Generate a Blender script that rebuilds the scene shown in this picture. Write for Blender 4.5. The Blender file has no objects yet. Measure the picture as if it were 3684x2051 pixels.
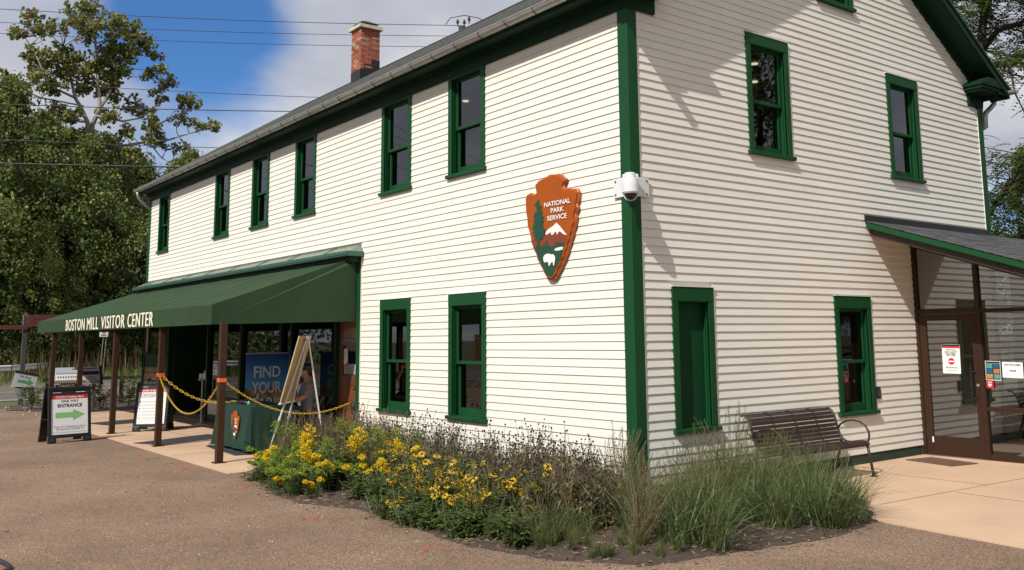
import bpy, bmesh, math, random
import numpy as np
from mathutils import Vector, Matrix, Quaternion
random.seed(7)
rad = math.radians
scene = bpy.context.scene
COL = scene.collection

# ------------------------------------------------------------------ camera
cam_d = bpy.data.cameras.new('camera')
cam = bpy.data.objects.new('camera', cam_d); COL.objects.link(cam)
cam_d.sensor_width = 36.0
cam_d.lens = 32.857
cam_d.shift_x = -0.0329
cam_d.shift_y = -0.0802
cam_d.clip_start = 0.05; cam_d.clip_end = 2000
_a, _b, _c = rad(51.4207), rad(8.21236), rad(-0.703135)
_f = Vector((-math.sin(_a)*math.cos(_b), math.cos(_a)*math.cos(_b), math.sin(_b)))
_r = Vector((math.cos(_a), math.sin(_a), 0)); _u = _r.cross(_f)
_R = _r*math.cos(_c) + _u*math.sin(_c); _U = _R.cross(_f)
M = Matrix.Identity(4)
for i in range(3):
    M[i][0], M[i][1], M[i][2] = _R[i], _U[i], -_f[i]
M.translation = Vector((7.73395, -7.43359, 1.789105))
cam.matrix_world = M
scene.camera = cam

# ------------------------------------------------------------------ light
SUN = Vector((0.33, -1.0, 1.055)).normalized()       # towards the sun
sun_d = bpy.data.lights.new('sun', 'SUN'); sun_d.energy = 4.6; sun_d.angle = rad(0.55)
sun_d.color = (1.0, 0.95, 0.87)
sun = bpy.data.objects.new('sun', sun_d); COL.objects.link(sun)
sun.rotation_mode = 'QUATERNION'; sun.rotation_quaternion = SUN.to_track_quat('Z', 'Y')
sun.location = (20, -60, 60)

world = bpy.data.worlds.new('World'); scene.world = world; world.use_nodes = True
wn, wl = world.node_tree.nodes, world.node_tree.links
wn.clear()
def WN(t, **k):
    n = wn.new(t)
    for a, v in k.items(): setattr(n, a, v)
    return n
sky = WN('ShaderNodeTexSky', sky_type='NISHITA')
sky.sun_disc = False
sky.sun_elevation = math.asin(SUN.z); sky.sun_rotation = math.atan2(SUN.x, SUN.y)
sky.air_density = 1.0; sky.dust_density = 0.6; sky.ozone_density = 2.2
tc = WN('ShaderNodeTexCoord')
sep = WN('ShaderNodeSeparateXYZ'); wl.new(tc.outputs['Generated'], sep.inputs[0])
def wmath(op, a, b=None, clamp=False):
    n = WN('ShaderNodeMath', operation=op); n.use_clamp = clamp
    for i, v in enumerate((a, b)):
        if v is None: continue
        if isinstance(v, (int, float)): n.inputs[i].default_value = v
        else: wl.new(v, n.inputs[i])
    return n.outputs[0]
zz = wmath('ADD', wmath('MAXIMUM', sep.outputs[2], 0.0), 0.22)
cmb = WN('ShaderNodeCombineXYZ')
wl.new(wmath('DIVIDE', sep.outputs[0], zz), cmb.inputs[0])
wl.new(wmath('DIVIDE', sep.outputs[1], zz), cmb.inputs[1])
def wnoise(scale, detail, rough, off=(0, 0, 0), dist=0.0):
    mp = WN('ShaderNodeMapping'); mp.inputs['Location'].default_value = off
    wl.new(cmb.outputs[0], mp.inputs[0])
    n = WN('ShaderNodeTexNoise'); n.inputs['Scale'].default_value = scale
    n.inputs['Detail'].default_value = detail; n.inputs['Roughness'].default_value = rough
    n.inputs['Distortion'].default_value = dist
    wl.new(mp.outputs[0], n.inputs['Vector']); return n.outputs['Fac']
big = wnoise(1.1, 9, 0.56, (3.1, 0.4, 0), 0.15)
# gaps in the cloud deck, by direction
def lobe(d, k):
    dp = WN('ShaderNodeVectorMath', operation='DOT_PRODUCT'); wl.new(tc.outputs['Generated'], dp.inputs[0])
    dp.inputs[1].default_value = Vector(d).normalized()
    return wmath('EXPONENT', wmath('MULTIPLY', wmath('SUBTRACT', dp.outputs['Value'], 1.0), k))
gap = wmath('MULTIPLY', lobe((-.905, .288, .318), 260), 0.50)
gap = wmath('ADD', gap, wmath('MULTIPLY', lobe((-.885, .325, .322), 700), 0.22))
gap = wmath('ADD', gap, wmath('MULTIPLY', lobe((-.925, .262, .290), 420), 0.30))
gap = wmath('ADD', gap, wmath('MULTIPLY', lobe((-.965, .136, .222), 500), 0.25))
gap = wmath('ADD', gap, wmath('MULTIPLY', lobe((-.95, .262, .160), 900), 0.34))
gap = wmath('ADD', gap, wmath('MULTIPLY', lobe((-.415, .902, .100), 300), 0.30))
gap = wmath('ADD', gap, wmath('MULTIPLY', lobe((.5, -.6, .6), 3), 0.16))
cov = wmath('SUBTRACT', wmath('ADD', wmath('MULTIPLY', big, 1.55), -0.02), gap)
ramp = WN('ShaderNodeValToRGB')
ramp.color_ramp.elements[0].position = 0.16; ramp.color_ramp.elements[0].color = (0, 0, 0, 1)
ramp.color_ramp.elements[1].position = 0.62; ramp.color_ramp.elements[1].color = (1, 1, 1, 1)
ramp.color_ramp.interpolation = 'EASE'
wl.new(cov, ramp.inputs[0])
tone = wnoise(2.1, 8, 0.52, (7.7, 2.2, 0), 0.1)
cr = WN('ShaderNodeValToRGB')
cr.color_ramp.elements[0].position = 0.34; cr.color_ramp.elements[0].color = (.58, .62, .73, 1)
cr.color_ramp.elements[1].position = 0.68; cr.color_ramp.elements[1].color = (1, 1, 1.0, 1)
e_ = cr.color_ramp.elements.new(0.5); e_.color = (.70, .73, .82, 1)
wl.new(tone, cr.inputs[0])
cs = WN('ShaderNodeVectorMath', operation='SCALE'); cs.inputs['Scale'].default_value = 7.3
wl.new(cr.outputs[0], cs.inputs[0])
skb = WN('ShaderNodeVectorMath', operation='MULTIPLY'); skb.inputs[1].default_value = (0.46, 0.80, 1.20)
wl.new(sky.outputs[0], skb.inputs[0])
mx = WN('ShaderNodeMixRGB'); wl.new(ramp.outputs[0], mx.inputs[0])
wl.new(skb.outputs[0], mx.inputs[1]); wl.new(cs.outputs[0], mx.inputs[2])
bg = WN('ShaderNodeBackground'); bg.inputs['Strength'].default_value = 0.10
wl.new(mx.outputs[0], bg.inputs[0])
wo = WN('ShaderNodeOutputWorld'); wl.new(bg.outputs[0], wo.inputs[0])

scene.view_settings.view_transform = 'Standard'; scene.view_settings.look = 'None'
scene.view_settings.gamma = 1.0; scene.view_settings.exposure = 0.06
scene.view_settings.use_curve_mapping = False
scene.render.engine = 'CYCLES'
scene.cycles.use_denoising = True
scene.cycles.max_bounces = 8; scene.cycles.transparent_max_bounces = 24
scene.cycles.sample_clamp_indirect = 6.0

# ------------------------------------------------------------------ materials
MATS = {}
def nmat(name, col, rough=0.6, metal=0.0, var=0.0, vscale=8.0, stretch=(1, 1, 1), bump=0.0, bscale=60.0,
         col2=None, spec=None, island=0.0, transl=0.0, objvar=0.0, coat=0.0):
    if name in MATS: return MATS[name]
    m = bpy.data.materials.new(name); m.use_nodes = True; MATS[name] = m
    nt = m.node_tree; N, L = nt.nodes, nt.links
    bs = N['Principled BSDF']
    bs.inputs['Base Color'].default_value = (*col, 1); bs.inputs['Roughness'].default_value = rough
    bs.inputs['Metallic'].default_value = metal
    if spec is not None: bs.inputs['Specular IOR Level'].default_value = spec
    if coat: bs.inputs['Coat Weight'].default_value = coat
    colout = None
    t = N.new('ShaderNodeTexCoord'); mp = N.new('ShaderNodeMapping'); mp.inputs['Scale'].default_value = stretch
    L.new(t.outputs['Object'], mp.inputs[0])
    def mixc(fac_socket, a, b):
        n = N.new('ShaderNodeMixRGB')
        if isinstance(fac_socket, float): n.inputs[0].default_value = fac_socket
        else: L.new(fac_socket, n.inputs[0])
        for i, v in ((1, a), (2, b)):
            if isinstance(v, tuple): n.inputs[i].default_value = (*v, 1)
            else: L.new(v, n.inputs[i])
        return n.outputs[0]
    cur = col
    if var or col2:
        ns = N.new('ShaderNodeTexNoise'); ns.inputs['Scale'].default_value = vscale; ns.inputs['Detail'].default_value = 6
        ns.inputs['Roughness'].default_value = 0.6
        L.new(mp.outputs[0], ns.inputs['Vector'])
        rr = N.new('ShaderNodeValToRGB'); rr.color_ramp.elements[0].position = 0.36; rr.color_ramp.elements[1].position = 0.66
        L.new(ns.outputs['Fac'], rr.inputs[0])
        c2 = col2 if col2 else tuple(c*(1-var) for c in col)
        cur = mixc(rr.outputs[0], c2, col)
    def hsv(cur, sock, amt, hue=0.0):
        h = N.new('ShaderNodeHueSaturation')
        if isinstance(cur, tuple): h.inputs['Color'].default_value = (*cur, 1)
        else: L.new(cur, h.inputs['Color'])
        mr = N.new('ShaderNodeMapRange'); L.new(sock, mr.inputs[0])
        mr.inputs[3].default_value = 1-amt; mr.inputs[4].default_value = 1+amt
        L.new(mr.outputs[0], h.inputs['Value'])
        if hue:
            wnz = N.new('ShaderNodeTexWhiteNoise'); wnz.noise_dimensions = '1D'
            L.new(sock, wnz.inputs['W'])
            m2 = N.new('ShaderNodeMapRange'); L.new(wnz.outputs['Value'], m2.inputs[0])
            m2.inputs[3].default_value = 0.5-hue; m2.inputs[4].default_value = 0.5+hue
            L.new(m2.outputs[0], h.inputs['Hue'])
        return h.outputs[0]
    if island:
        g = N.new('ShaderNodeNewGeometry'); cur = hsv(cur, g.outputs['Random Per Island'], island, 0.03)
    if objvar:
        oi = N.new('ShaderNodeObjectInfo'); cur = hsv(cur, oi.outputs['Random'], objvar)
    if not isinstance(cur, tuple): L.new(cur, bs.inputs['Base Color'])
    if bump:
        b = N.new('ShaderNodeBump'); b.inputs['Strength'].default_value = bump; b.inputs['Distance'].default_value = 0.01
        ns = N.new('ShaderNodeTexNoise'); ns.inputs['Scale'].default_value = bscale; ns.inputs['Detail'].default_value = 5
        L.new(mp.outputs[0], ns.inputs['Vector']); L.new(ns.outputs['Fac'], b.inputs['Height'])
        L.new(b.outputs[0], bs.inputs['Normal'])
    if transl:
        tr = N.new('ShaderNodeBsdfTranslucent'); mxs = N.new('ShaderNodeMixShader'); mxs.inputs[0].default_value = transl
        if isinstance(cur, tuple): tr.inputs[0].default_value = (*cur, 1)
        else: L.new(cur, tr.inputs[0])
        L.new(bs.outputs[0], mxs.inputs[1]); L.new(tr.outputs[0], mxs.inputs[2])
        L.new(mxs.outputs[0], N['Material Output'].inputs[0])
    return m
def emis(name, col, s):
    if name in MATS: return MATS[name]
    m = nmat(name, col, 0.5); b = m.node_tree.nodes['Principled BSDF']
    b.inputs['Emission Color'].default_value = (*col, 1); b.inputs['Emission Strength'].default_value = s
    return m
def glassmat(name, tint, ior, rough=0.0):
    m = bpy.data.materials.new(name); m.use_nodes = True; MATS[name] = m
    N, L = m.node_tree.nodes, m.node_tree.links
    N.remove(N['Principled BSDF'])
    tr = N.new('ShaderNodeBsdfTransparent'); tr.inputs[0].default_value = (*tint, 1)
    gl = N.new('ShaderNodeBsdfGlossy'); gl.inputs['Roughness'].default_value = rough
    gl.inputs[0].default_value = (.95, .96, 1.0, 1)
    # faint waviness of the panes
    tx = N.new('ShaderNodeTexCoord'); ns = N.new('ShaderNodeTexNoise'); ns.inputs['Scale'].default_value = 2.2
    ns.inputs['Detail'].default_value = 1
    L.new(tx.outputs['Object'], ns.inputs['Vector'])
    bp = N.new('ShaderNodeBump'); bp.inputs['Strength'].default_value = 0.04; bp.inputs['Distance'].default_value = 0.02
    L.new(ns.outputs['Fac'], bp.inputs['Height']); L.new(bp.outputs[0], gl.inputs['Normal'])
    fr = N.new('ShaderNodeFresnel'); fr.inputs['IOR'].default_value = ior
    mxs = N.new('ShaderNodeMixShader'); L.new(fr.outputs[0], mxs.inputs[0])
    L.new(tr.outputs[0], mxs.inputs[1]); L.new(gl.outputs[0], mxs.inputs[2])
    L.new(mxs.outputs[0], N['Material Output'].inputs[0])
    return m

SIDING = nmat('white_siding_paint', (.80, .775, .705), .55, var=.06, vscale=1.4, stretch=(1, 1, 6), bump=.12, bscale=40, objvar=.018)
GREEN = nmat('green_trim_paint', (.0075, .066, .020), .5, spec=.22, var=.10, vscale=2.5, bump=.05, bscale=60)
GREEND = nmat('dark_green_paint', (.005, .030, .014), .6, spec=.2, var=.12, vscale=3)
CANVAS = nmat('green_canvas', (.034, .066, .032), .88, var=.16, vscale=1.6, bump=.15, bscale=9, spec=.12)
CREAM = nmat('cream_lettering', (.80, .76, .60), .6)
GALV = nmat('galvanised_metal', (.46, .46, .44), .42, metal=.55, var=.18, vscale=5, bump=.05)
GALVD = nmat('dark_metal_strap', (.10, .10, .10), .5, metal=.5)
METGRN = nmat('green_sheet_metal', (.045, .13, .095), .35, metal=.25, var=.1)
SHING = nmat('grey_shingle', (.115, .122, .115), .9, var=.55, vscale=16, stretch=(1, 3, 1), bump=.6, bscale=120)
SHINGD = nmat('dark_shingle', (.105, .108, .115), .9, var=.45, vscale=20, bump=.6, bscale=120, island=.35)
BRICK = nmat('red_brick', (.36, .105, .065), .9, var=.35, vscale=9, bump=.5, bscale=50, objvar=.35, col2=(.30, .085, .05))
BRICKP = nmat('pale_brick', (.42, .27, .18), .9, var=.3, vscale=9, bump=.5, bscale=50, objvar=.2)
MORTAR = nmat('mortar', (.50, .42, .33), .95, var=.2, bump=.4)
STONE = nmat('cap_stone', (.52, .50, .38), .85, var=.2, vscale=5)
FLASH = nmat('black_flashing', (.012, .013, .016), .45)
BRONZE = nmat('bronze_frame_paint', (.040, .019, .010), .5, spec=.25, var=.12)
BRONZEB = nmat('brown_beam_paint', (.034, .020, .013), .55, var=.15)
SOFT = nmat('tan_soffit', (.26, .17, .11), .7, var=.1)
BLACK = nmat('black_plastic', (.012, .012, .014), .42)
WHITE = nmat('white_print', (.82, .83, .84), .5)
WHITEP = nmat('white_plastic', (.70, .71, .73), .38)
RED = nmat('red_print', (.58, .018, .025), .5)
INK = nmat('black_ink', (.012, .012, .014), .6)
GREYINK = nmat('grey_ink', (.30, .30, .31), .7)
LGREEN = nmat('light_green_print', (.24, .52, .20), .6)
PALEGRN = nmat('pale_green_print', (.45, .62, .50), .6)
WOODPOST = nmat('brown_post_paint', (.050, .024, .012), .6, spec=.2, var=.15, vscale=6)
BENCHM = nmat('bench_brown_metal', (.042, .026, .022), .48, var=.1, metal=.15)
ORANGE = nmat('orange_tape', (.75, .13, .02), .5)
CHAINY = nmat('yellow_plastic_chain', (.66, .40, .03), .42)
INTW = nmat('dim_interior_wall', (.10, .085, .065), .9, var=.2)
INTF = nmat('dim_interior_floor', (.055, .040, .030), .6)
GLASS = glassmat('window_glass', (.34, .34, .36), 1.85)
GLASSV = glassmat('vestibule_glass', (.34, .38, .36), 2.9)
PANG = nmat('green_blind_panel', (.006, .052, .018), .6, var=.08, spec=.15)

# ------------------------------------------------------------------ building tools
def tag(o, label=None, cat=None, group=None, kind=None):
    if label: o['label'] = label
    if cat: o['category'] = cat
    if group: o['group'] = group
    if kind: o['kind'] = kind
    return o
def thing(name, label, cat, loc=(0, 0, 0), rz=0.0, group=None):
    o = bpy.data.objects.new(name, None); COL.objects.link(o)
    o.empty_display_size = 0.1
    o.location = loc; o.rotation_euler = (0, 0, rz)
    return tag(o, label, cat, group)
class B:
    def __init__(s): s.v = []; s.f = []; s.m = []
    def add(s, vs, fs, mi=0):
        n = len(s.v); s.v += [tuple(p) for p in vs]
        s.f += [tuple(i+n for i in f) for f in fs]; s.m += [mi]*len(fs)
        return s
    def hexa(s, p, mi=0):   # 8 points: bottom 4 ccw, top 4 ccw
        return s.add(p, [(3, 2, 1, 0), (4, 5, 6, 7), (0, 1, 5, 4), (1, 2, 6, 5), (2, 3, 7, 6), (3, 0, 4, 7)], mi)
    def box(s, x0, x1, y0, y1, z0, z1, mi=0):
        return s.hexa([(x0, y0, z0), (x1, y0, z0), (x1, y1, z0), (x0, y1, z0), (x0, y0, z1), (x1, y0, z1), (x1, y1, z1), (x0, y1, z1)], mi)
    def obox(s, c, ax, ay, az, mi=0):  # centre and half axes
        c, ax, ay, az = map(Vector, (c, ax, ay, az))
        p = [c-ax-ay-az, c+ax-ay-az, c+ax+ay-az, c-ax+ay-az, c-ax-ay+az, c+ax-ay+az, c+ax+ay+az, c-ax+ay+az]
        return s.hexa(p, mi)
    def bar(s, p0, p1, w, h, up=(0, 0, 1), mi=0):
        p0, p1 = Vector(p0), Vector(p1); d = (p1-p0)
        up = Vector(up); sx = d.cross(up)
        if sx.length < 1e-5: sx = d.cross(Vector((1, 0, 0)))
        sx.normalize(); uu = sx.cross(d).normalized()
        return s.obox((p0+p1)/2, d/2, sx*w/2, uu*h/2, mi)
    def cells(s, us, zs, on, P, o0, o1, mi=0):
        """slab made of grid cells (i, j) in `on`, one connected piece"""
        nu = len(us); base = len(s.v)
        for o in (o0, o1):
            for z in zs:
                for u in us: s.v.append(P(u, o, z))
        half = nu*len(zs); V = lambda i, j, k: base+k*half+j*nu+i; on = set(on)
        def f(*q): s.f.append(tuple(q)); s.m.append(mi)
        for i, j in on:
            f(V(i, j, 0), V(i, j+1, 0), V(i+1, j+1, 0), V(i+1, j, 0)); f(V(i, j, 1), V(i+1, j, 1), V(i+1, j+1, 1), V(i, j+1, 1))
            if (i-1, j) not in on: f(V(i, j, 0), V(i, j, 1), V(i, j+1, 1), V(i, j+1, 0))
            if (i+1, j) not in on: f(V(i+1, j, 0), V(i+1, j+1, 0), V(i+1, j+1, 1), V(i+1, j, 1))
            if (i, j-1) not in on: f(V(i, j, 0), V(i+1, j, 0), V(i+1, j, 1), V(i, j, 1))
            if (i, j+1) not in on: f(V(i, j+1, 0), V(i, j+1, 1), V(i+1, j+1, 1), V(i+1, j+1, 0))
        return s
    def prism(s, pts, vec, mi=0, mi_side=None):
        pts = [Vector(p) for p in pts]; vec = Vector(vec); n = len(pts)
        base = len(s.v)
        s.v += [tuple(p) for p in pts] + [tuple(p+vec) for p in pts]
        s.f.append(tuple(base+i for i in range(n-1, -1, -1))); s.m.append(mi)
        s.f.append(tuple(base+n+i for i in range(n))); s.m.append(mi)
        for i in range(n):
            j = (i+1) % n
            s.f.append((base+i, base+j, base+n+j, base+n+i)); s.m.append(mi if mi_side is None else mi_side)
        return s
    def tube(s, path, r, n=8, cap=True, mi=0, flat=None):
        path = [Vector(p) for p in path]; k = len(path)
        rs = r if isinstance(r, (list, tuple)) else [r]*k
        d0 = (path[1]-path[0]).normalized()
        up = Vector((0, 0, 1)) if abs(d0.z) < .9 else Vector((1, 0, 0))
        nx = d0.cross(up).normalized(); base = len(s.v); pd = d0
        for i, p in enumerate(path):
            if i == 0: d = d0
            elif i == k-1: d = (path[i]-path[i-1]).normalized()
            else: d = ((path[i+1]-path[i]).normalized()+(path[i]-path[i-1]).normalized())
            if d.length < 1e-6: d = pd
            d = d.normalized()
            q = pd.rotation_difference(d); nx = q @ nx; pd = d
            ny = d.cross(nx).normalized()
            for j in range(n):
                t = 2*math.pi*(j+.5)/n
                a, b = math.cos(t)*rs[i], math.sin(t)*rs[i]
                if flat: a, b = a*flat[0], b*flat[1]
                s.v.append(tuple(p+nx*a+ny*b))
        for i in range(k-1):
            for j in range(n):
                a = base+i*n+j; b = base+i*n+(j+1) % n
                s.f.append((a, b, b+n, a+n)); s.m.append(mi)
        if cap:
            s.f.append(tuple(base+j for j in range(n-1, -1, -1))); s.m.append(mi)
            s.f.append(tuple(base+(k-1)*n+j for j in range(n))); s.m.append(mi)
        return s
    def cyl(s, p0, p1, r0, r1=None, n=12, mi=0): return s.tube([p0, p1], [r0, r0 if r1 is None else r1], n, True, mi)
    def ball(s, c, r, seg=10, rings=6, mi=0):
        c = Vector(c); r = Vector(r) if not isinstance(r, (int, float)) else Vector((r, r, r))
        base = len(s.v); s.v.append((c.x, c.y, c.z+r.z))
        for i in range(1, rings):
            t = math.pi*i/rings
            for j in range(seg):
                p = 2*math.pi*j/seg
                s.v.append((c.x+r.x*math.sin(t)*math.cos(p), c.y+r.y*math.sin(t)*math.sin(p), c.z+r.z*math.cos(t)))
        s.v.append((c.x, c.y, c.z-r.z)); last = len(s.v)-1
        for j in range(seg):
            s.f.append((base, base+1+j, base+1+(j+1) % seg)); s.m.append(mi)
            s.f.append((last, last-seg+(j+1) % seg, last-seg+j)); s.m.append(mi)
        for i in range(rings-2):
            for j in range(seg):
                a = base+1+i*seg+j; b = base+1+i*seg+(j+1) % seg
                s.f.append((a, a+seg, b+seg, b)); s.m.append(mi)
        return s
    def lathe(s, prof, n=16, c=(0, 0, 0), mi=0):
        base = len(s.v)
        for r, z in prof:
            for j in range(n):
                t = 2*math.pi*j/n; s.v.append((c[0]+r*math.cos(t), c[1]+r*math.sin(t), c[2]+z))
        for i in range(len(prof)-1):
            for j in range(n):
                a = base+i*n+j; b = base+i*n+(j+1) % n
                s.f.append((a, b, b+n, a+n)); s.m.append(mi)
        s.f.append(tuple(base+j for j in range(n-1, -1, -1))); s.m.append(mi)
        s.f.append(tuple(base+(len(prof)-1)*n+j for j in range(n))); s.m.append(mi)
        return s
    def mesh(s, name, mats, smooth=False):
        me = bpy.data.meshes.new(name); me.from_pydata(s.v, [], s.f)
        mats = mats if isinstance(mats, (list, tuple)) else [mats]
        for m in mats: me.materials.append(m)
        if len(mats) > 1: me.polygons.foreach_set('material_index', s.m)
        if smooth:
            me.polygons.foreach_set('use_smooth', [True]*len(me.polygons))
        me.update(); return me
    def build(s, name, mats, parent=None, smooth=False, kind=None, label=None):
        return obj(name, s.mesh(name, mats, smooth), parent, kind, label)
def obj(name, me, parent=None, kind=None, label=None):
    o = bpy.data.objects.new(name, me); COL.objects.link(o)
    if parent: o.parent = parent
    if kind: o['kind'] = kind
    if label: o['label'] = label
    return o
def bevel(o, w=.004, seg=2):
    m = o.modifiers.new('bevel', 'BEVEL'); m.width = w; m.segments = seg; m.limit_method = 'ANGLE'
    return o
def copy_tree(o, parent=None):
    c = o.copy(); COL.objects.link(c)
    if parent is not None: c.parent = parent
    for ch in list(o.children): copy_tree(ch, c)
    return c
_tx = {}
def text(parent, name, s, origin, xd, yd, size, mat, align='LEFT', sx=1.0, bold=0.0, thick=0.0015, lift=0.003, spacing=1.0, line=1.0):
    cu = bpy.data.curves.new('lettering', 'FONT'); cu.body = s; cu.align_x = align; cu.size = 1.0
    cu.offset = bold; cu.resolution_u = 3; cu.extrude = 0.0; cu.space_character = spacing; cu.space_line = line
    to = bpy.data.objects.new('lettering', cu); COL.objects.link(to)
    bpy.context.view_layer.update()
    me = bpy.data.meshes.new_from_object(to.evaluated_get(bpy.context.evaluated_depsgraph_get()))
    bpy.data.objects.remove(to)
    xd = Vector(xd).normalized(); yd = Vector(yd).normalized(); n = xd.cross(yd).normalized(); o = Vector(origin)
    n_ = len(me.vertices); co = np.empty(n_*3, dtype=np.float64)
    me.vertices.foreach_get('co', co); co = co.reshape(-1, 3)
    out = np.array(o)+np.outer(co[:, 0]*size*sx, np.array(xd))+np.outer(co[:, 1]*size, np.array(yd))+np.array(n)*lift
    me.vertices.foreach_set('co', out.astype(np.float32).ravel())
    me.materials.clear(); me.materials.append(mat); me.update(); me.name = name
    return obj(name, me, parent)
def cnv(m, s='x'): return m
# ------------------------------------------------------------------ the building
L0 = -19.15; WG = 8.46; YR = 4.23; ZE = 5.985; MS = 0.64
def rooftop(y): return ZE + MS*((y+.4) if y <= YR else (WG+.4-y))
ZB = 0.14; EXPO = 0.1
house = thing('visitor_center_building', 'long two storey white clapboard building with dark green trim and grey gable roof', 'building')

# windows: (kind, u0, u1, z0(sill bottom), z1(casing top), head height)
FW_UP = [(-3.87, -2.92), (-5.93, -4.97), (-9.41, -8.48), (-11.64, -10.72), (-13.92, -12.99), (-18.25, -17.35)]
FW_LO = [(-3.85, -2.91), (-5.90, -4.95)]
GW = [(2.15, 3.05, 4.14, 5.80), (5.50, 6.39, 4.14, 5.80), (3.82, 4.72, 6.61, 8.02)]
GWL = [(3.82, 4.70, .67, 2.32)]
BLIND = (.60, 1.32, .67, 2.37)

def clap(front, u0, u1, z, ztop=None, s0=0, s1=0, t=.013):
    """one clapboard, sawn level, lower edge proud of the board beneath"""
    zt = z+EXPO if ztop is None else ztop
    b = B(); o0, o1, o2 = .004+t, .004, -.010
    if front:
        P = lambda u, o, zz: (u, -o, zz)
    else:
        P = lambda u, o, zz: (o, u, zz)
    zb_ = z; ztt = zt+.006
    k = (ztt-zb_)/EXPO
    vs = [P(u0, o2, zb_), P(u1, o2, zb_), P(u1, o0, zb_), P(u0, o0, zb_),
          P(u0+s0*k, o2, ztt), P(u1+s1*k, o2, ztt), P(u1+s1*k, o1, ztt), P(u0+s0*k, o1, ztt)]
    if front: fs = [(0, 1, 2, 3), (7, 6, 5, 4), (3, 2, 6, 7), (1, 0, 4, 5), (0, 3, 7, 4), (2, 1, 5, 6)]
    else: fs = [(3, 2, 1, 0), (4, 5, 6, 7), (7, 6, 2, 3), (5, 4, 0, 1), (4, 7, 3, 0), (6, 5, 1, 2)]
    b.add(vs, fs); return b
def minus(seg, holes):
    out = [seg]
    for a, c in holes:
        nx = []
        for p, q in out:
            if c <= p or a >= q: nx.append((p, q)); continue
            if a > p: nx.append((p, a))
            if c < q: nx.append((c, q))
        out = nx
    return [(p, q) for p, q in out if q-p > .03]
# sheathing with real openings, as strips
def sheath(b, front, u0, u1, z0, z1, holes, d0=-.14, d1=-.012):
    us = sorted({u0, u1, *[h[0] for h in holes], *[h[1] for h in holes]}); us = [u for u in us if u0 <= u <= u1]
    for a, c in zip(us[:-1], us[1:]):
        mid = (a+c)/2; zs = [(z0, z1)]
        zs = minus((z0, z1), [(h[2], h[3]) for h in holes if h[0] < mid < h[1]])
        for p, q in zs:
            if front: b.box(a, c, -d1, -d0, p, q)
            else: b.box(d0, d1, a, c, p, q)
m_ = .07
hf = [(a+m_, c-m_, 4.17, 5.65) for a, c in FW_UP] + [(a+m_, c-m_, .69, 2.31) for a, c in FW_LO]
hf += [(-19.02, -6.66, -.05, 3.2)]
fb = B(); sheath(fb, True, L0+.02, -.02, -.05, 5.95, hf)
fwall = fb.build('front_wall', SIDING, house)
hg = [(a+m_, c-m_, z0+.03, z1-.06) for a, c, z0, z1 in GW+GWL]+[(BLIND[0]+.04, BLIND[1]-.04, .69, 2.3)]
gb = B(); sheath(gb, False, .14, WG-.02, -.05, 5.95, hg)
for (a, c) in minus((0, 1), []): pass
zr = 5.95   # gable triangle in strips above the plate
while zr < 8.9:
    z2 = min(zr+.15, 8.9); ya = (z2-ZE)/MS-.4+.1
    if WG-2*ya > .2:
        for p, q in (minus((ya, WG-ya), [(3.89, 4.65)]) if 6.67 < (zr+z2)/2 < 7.96 else [(ya, WG-ya)]):
            gb.box(-.14, -.012, p, q, zr, z2)
    zr = z2
gwall = gb.build('gable_wall', SIDING, house)
random.seed(11)
n = 0
while True:
    z = ZB+EXPO*n
    if z > 5.66: break
    zt = min(z+EXPO, 5.665)
    holes = []
    for a, c in FW_UP:
        if z+EXPO > 4.16: holes.append((a, c))
    for a, c in FW_LO:
        if z+EXPO > .69 and z < 2.44: holes.append((a, c))
    u0 = L0+.14
    if z < 3.36: u0 = -6.60
    for a, c in minus((u0, -.14), holes):
        cu_ = [a, c] if c-a < 3.3 else [a, a+random.uniform(.3, .7)*(c-a), c]
        if c-a > 8: cu_ = [a]+[a+(c-a)*(k_+random.uniform(-.25, .25))/4 for k_ in (1, 2, 3)]+[c]
        for i_ in range(len(cu_)-1):
            clap(True, cu_[i_]+(.0015 if i_ else 0), cu_[i_+1]-(.0015 if i_ < len(cu_)-2 else 0), z, zt, t=.013+random.uniform(-.001, .001)).build('clapboard', SIDING, fwall)
    n += 1
n = 0
while True:
    z = ZB+EXPO*n; zt = z+EXPO
    zsof = lambda y: rooftop(y)-.36
    lo, hi, s0, s1 = .13, WG-.14, 0, 0
    if zt > 5.66 and z < 5.95: lo, hi = .44, WG-.44
    if zt > 6.10-.0:
        yb = (z-ZE+.36)/MS-.4; lo = max(yb, .13); hi = WG-lo; s0 = EXPO/MS; s1 = -EXPO/MS
    if hi-lo < .25: break
    holes = []
    for a, c, z0, z1 in GW+GWL+[BLIND]:
        if zt > z0+.02 and z < z1+.01: holes.append((a, c))
    for a, c in minus((lo, hi), holes):
        e0 = s0 if a == lo else 0; e1 = s1 if c == hi else 0
        cuts = [a, c]
        if c-a > 3.5: # a butt joint in the long courses
            cuts = [a, a+random.uniform(.35, .65)*(c-a), c]
        for i in range(len(cuts)-1):
            g = .0015 if len(cuts) > 2 else 0
            clap(False, cuts[i]+(g if i else 0), cuts[i+1]-(g if i < len(cuts)-2 else 0), z, zt, e0 if i == 0 else 0, e1 if i == len(cuts)-2 else 0,
                 t=.014+random.uniform(-.0012, .0012)).build('clapboard', SIDING, gwall)
    n += 1

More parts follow.
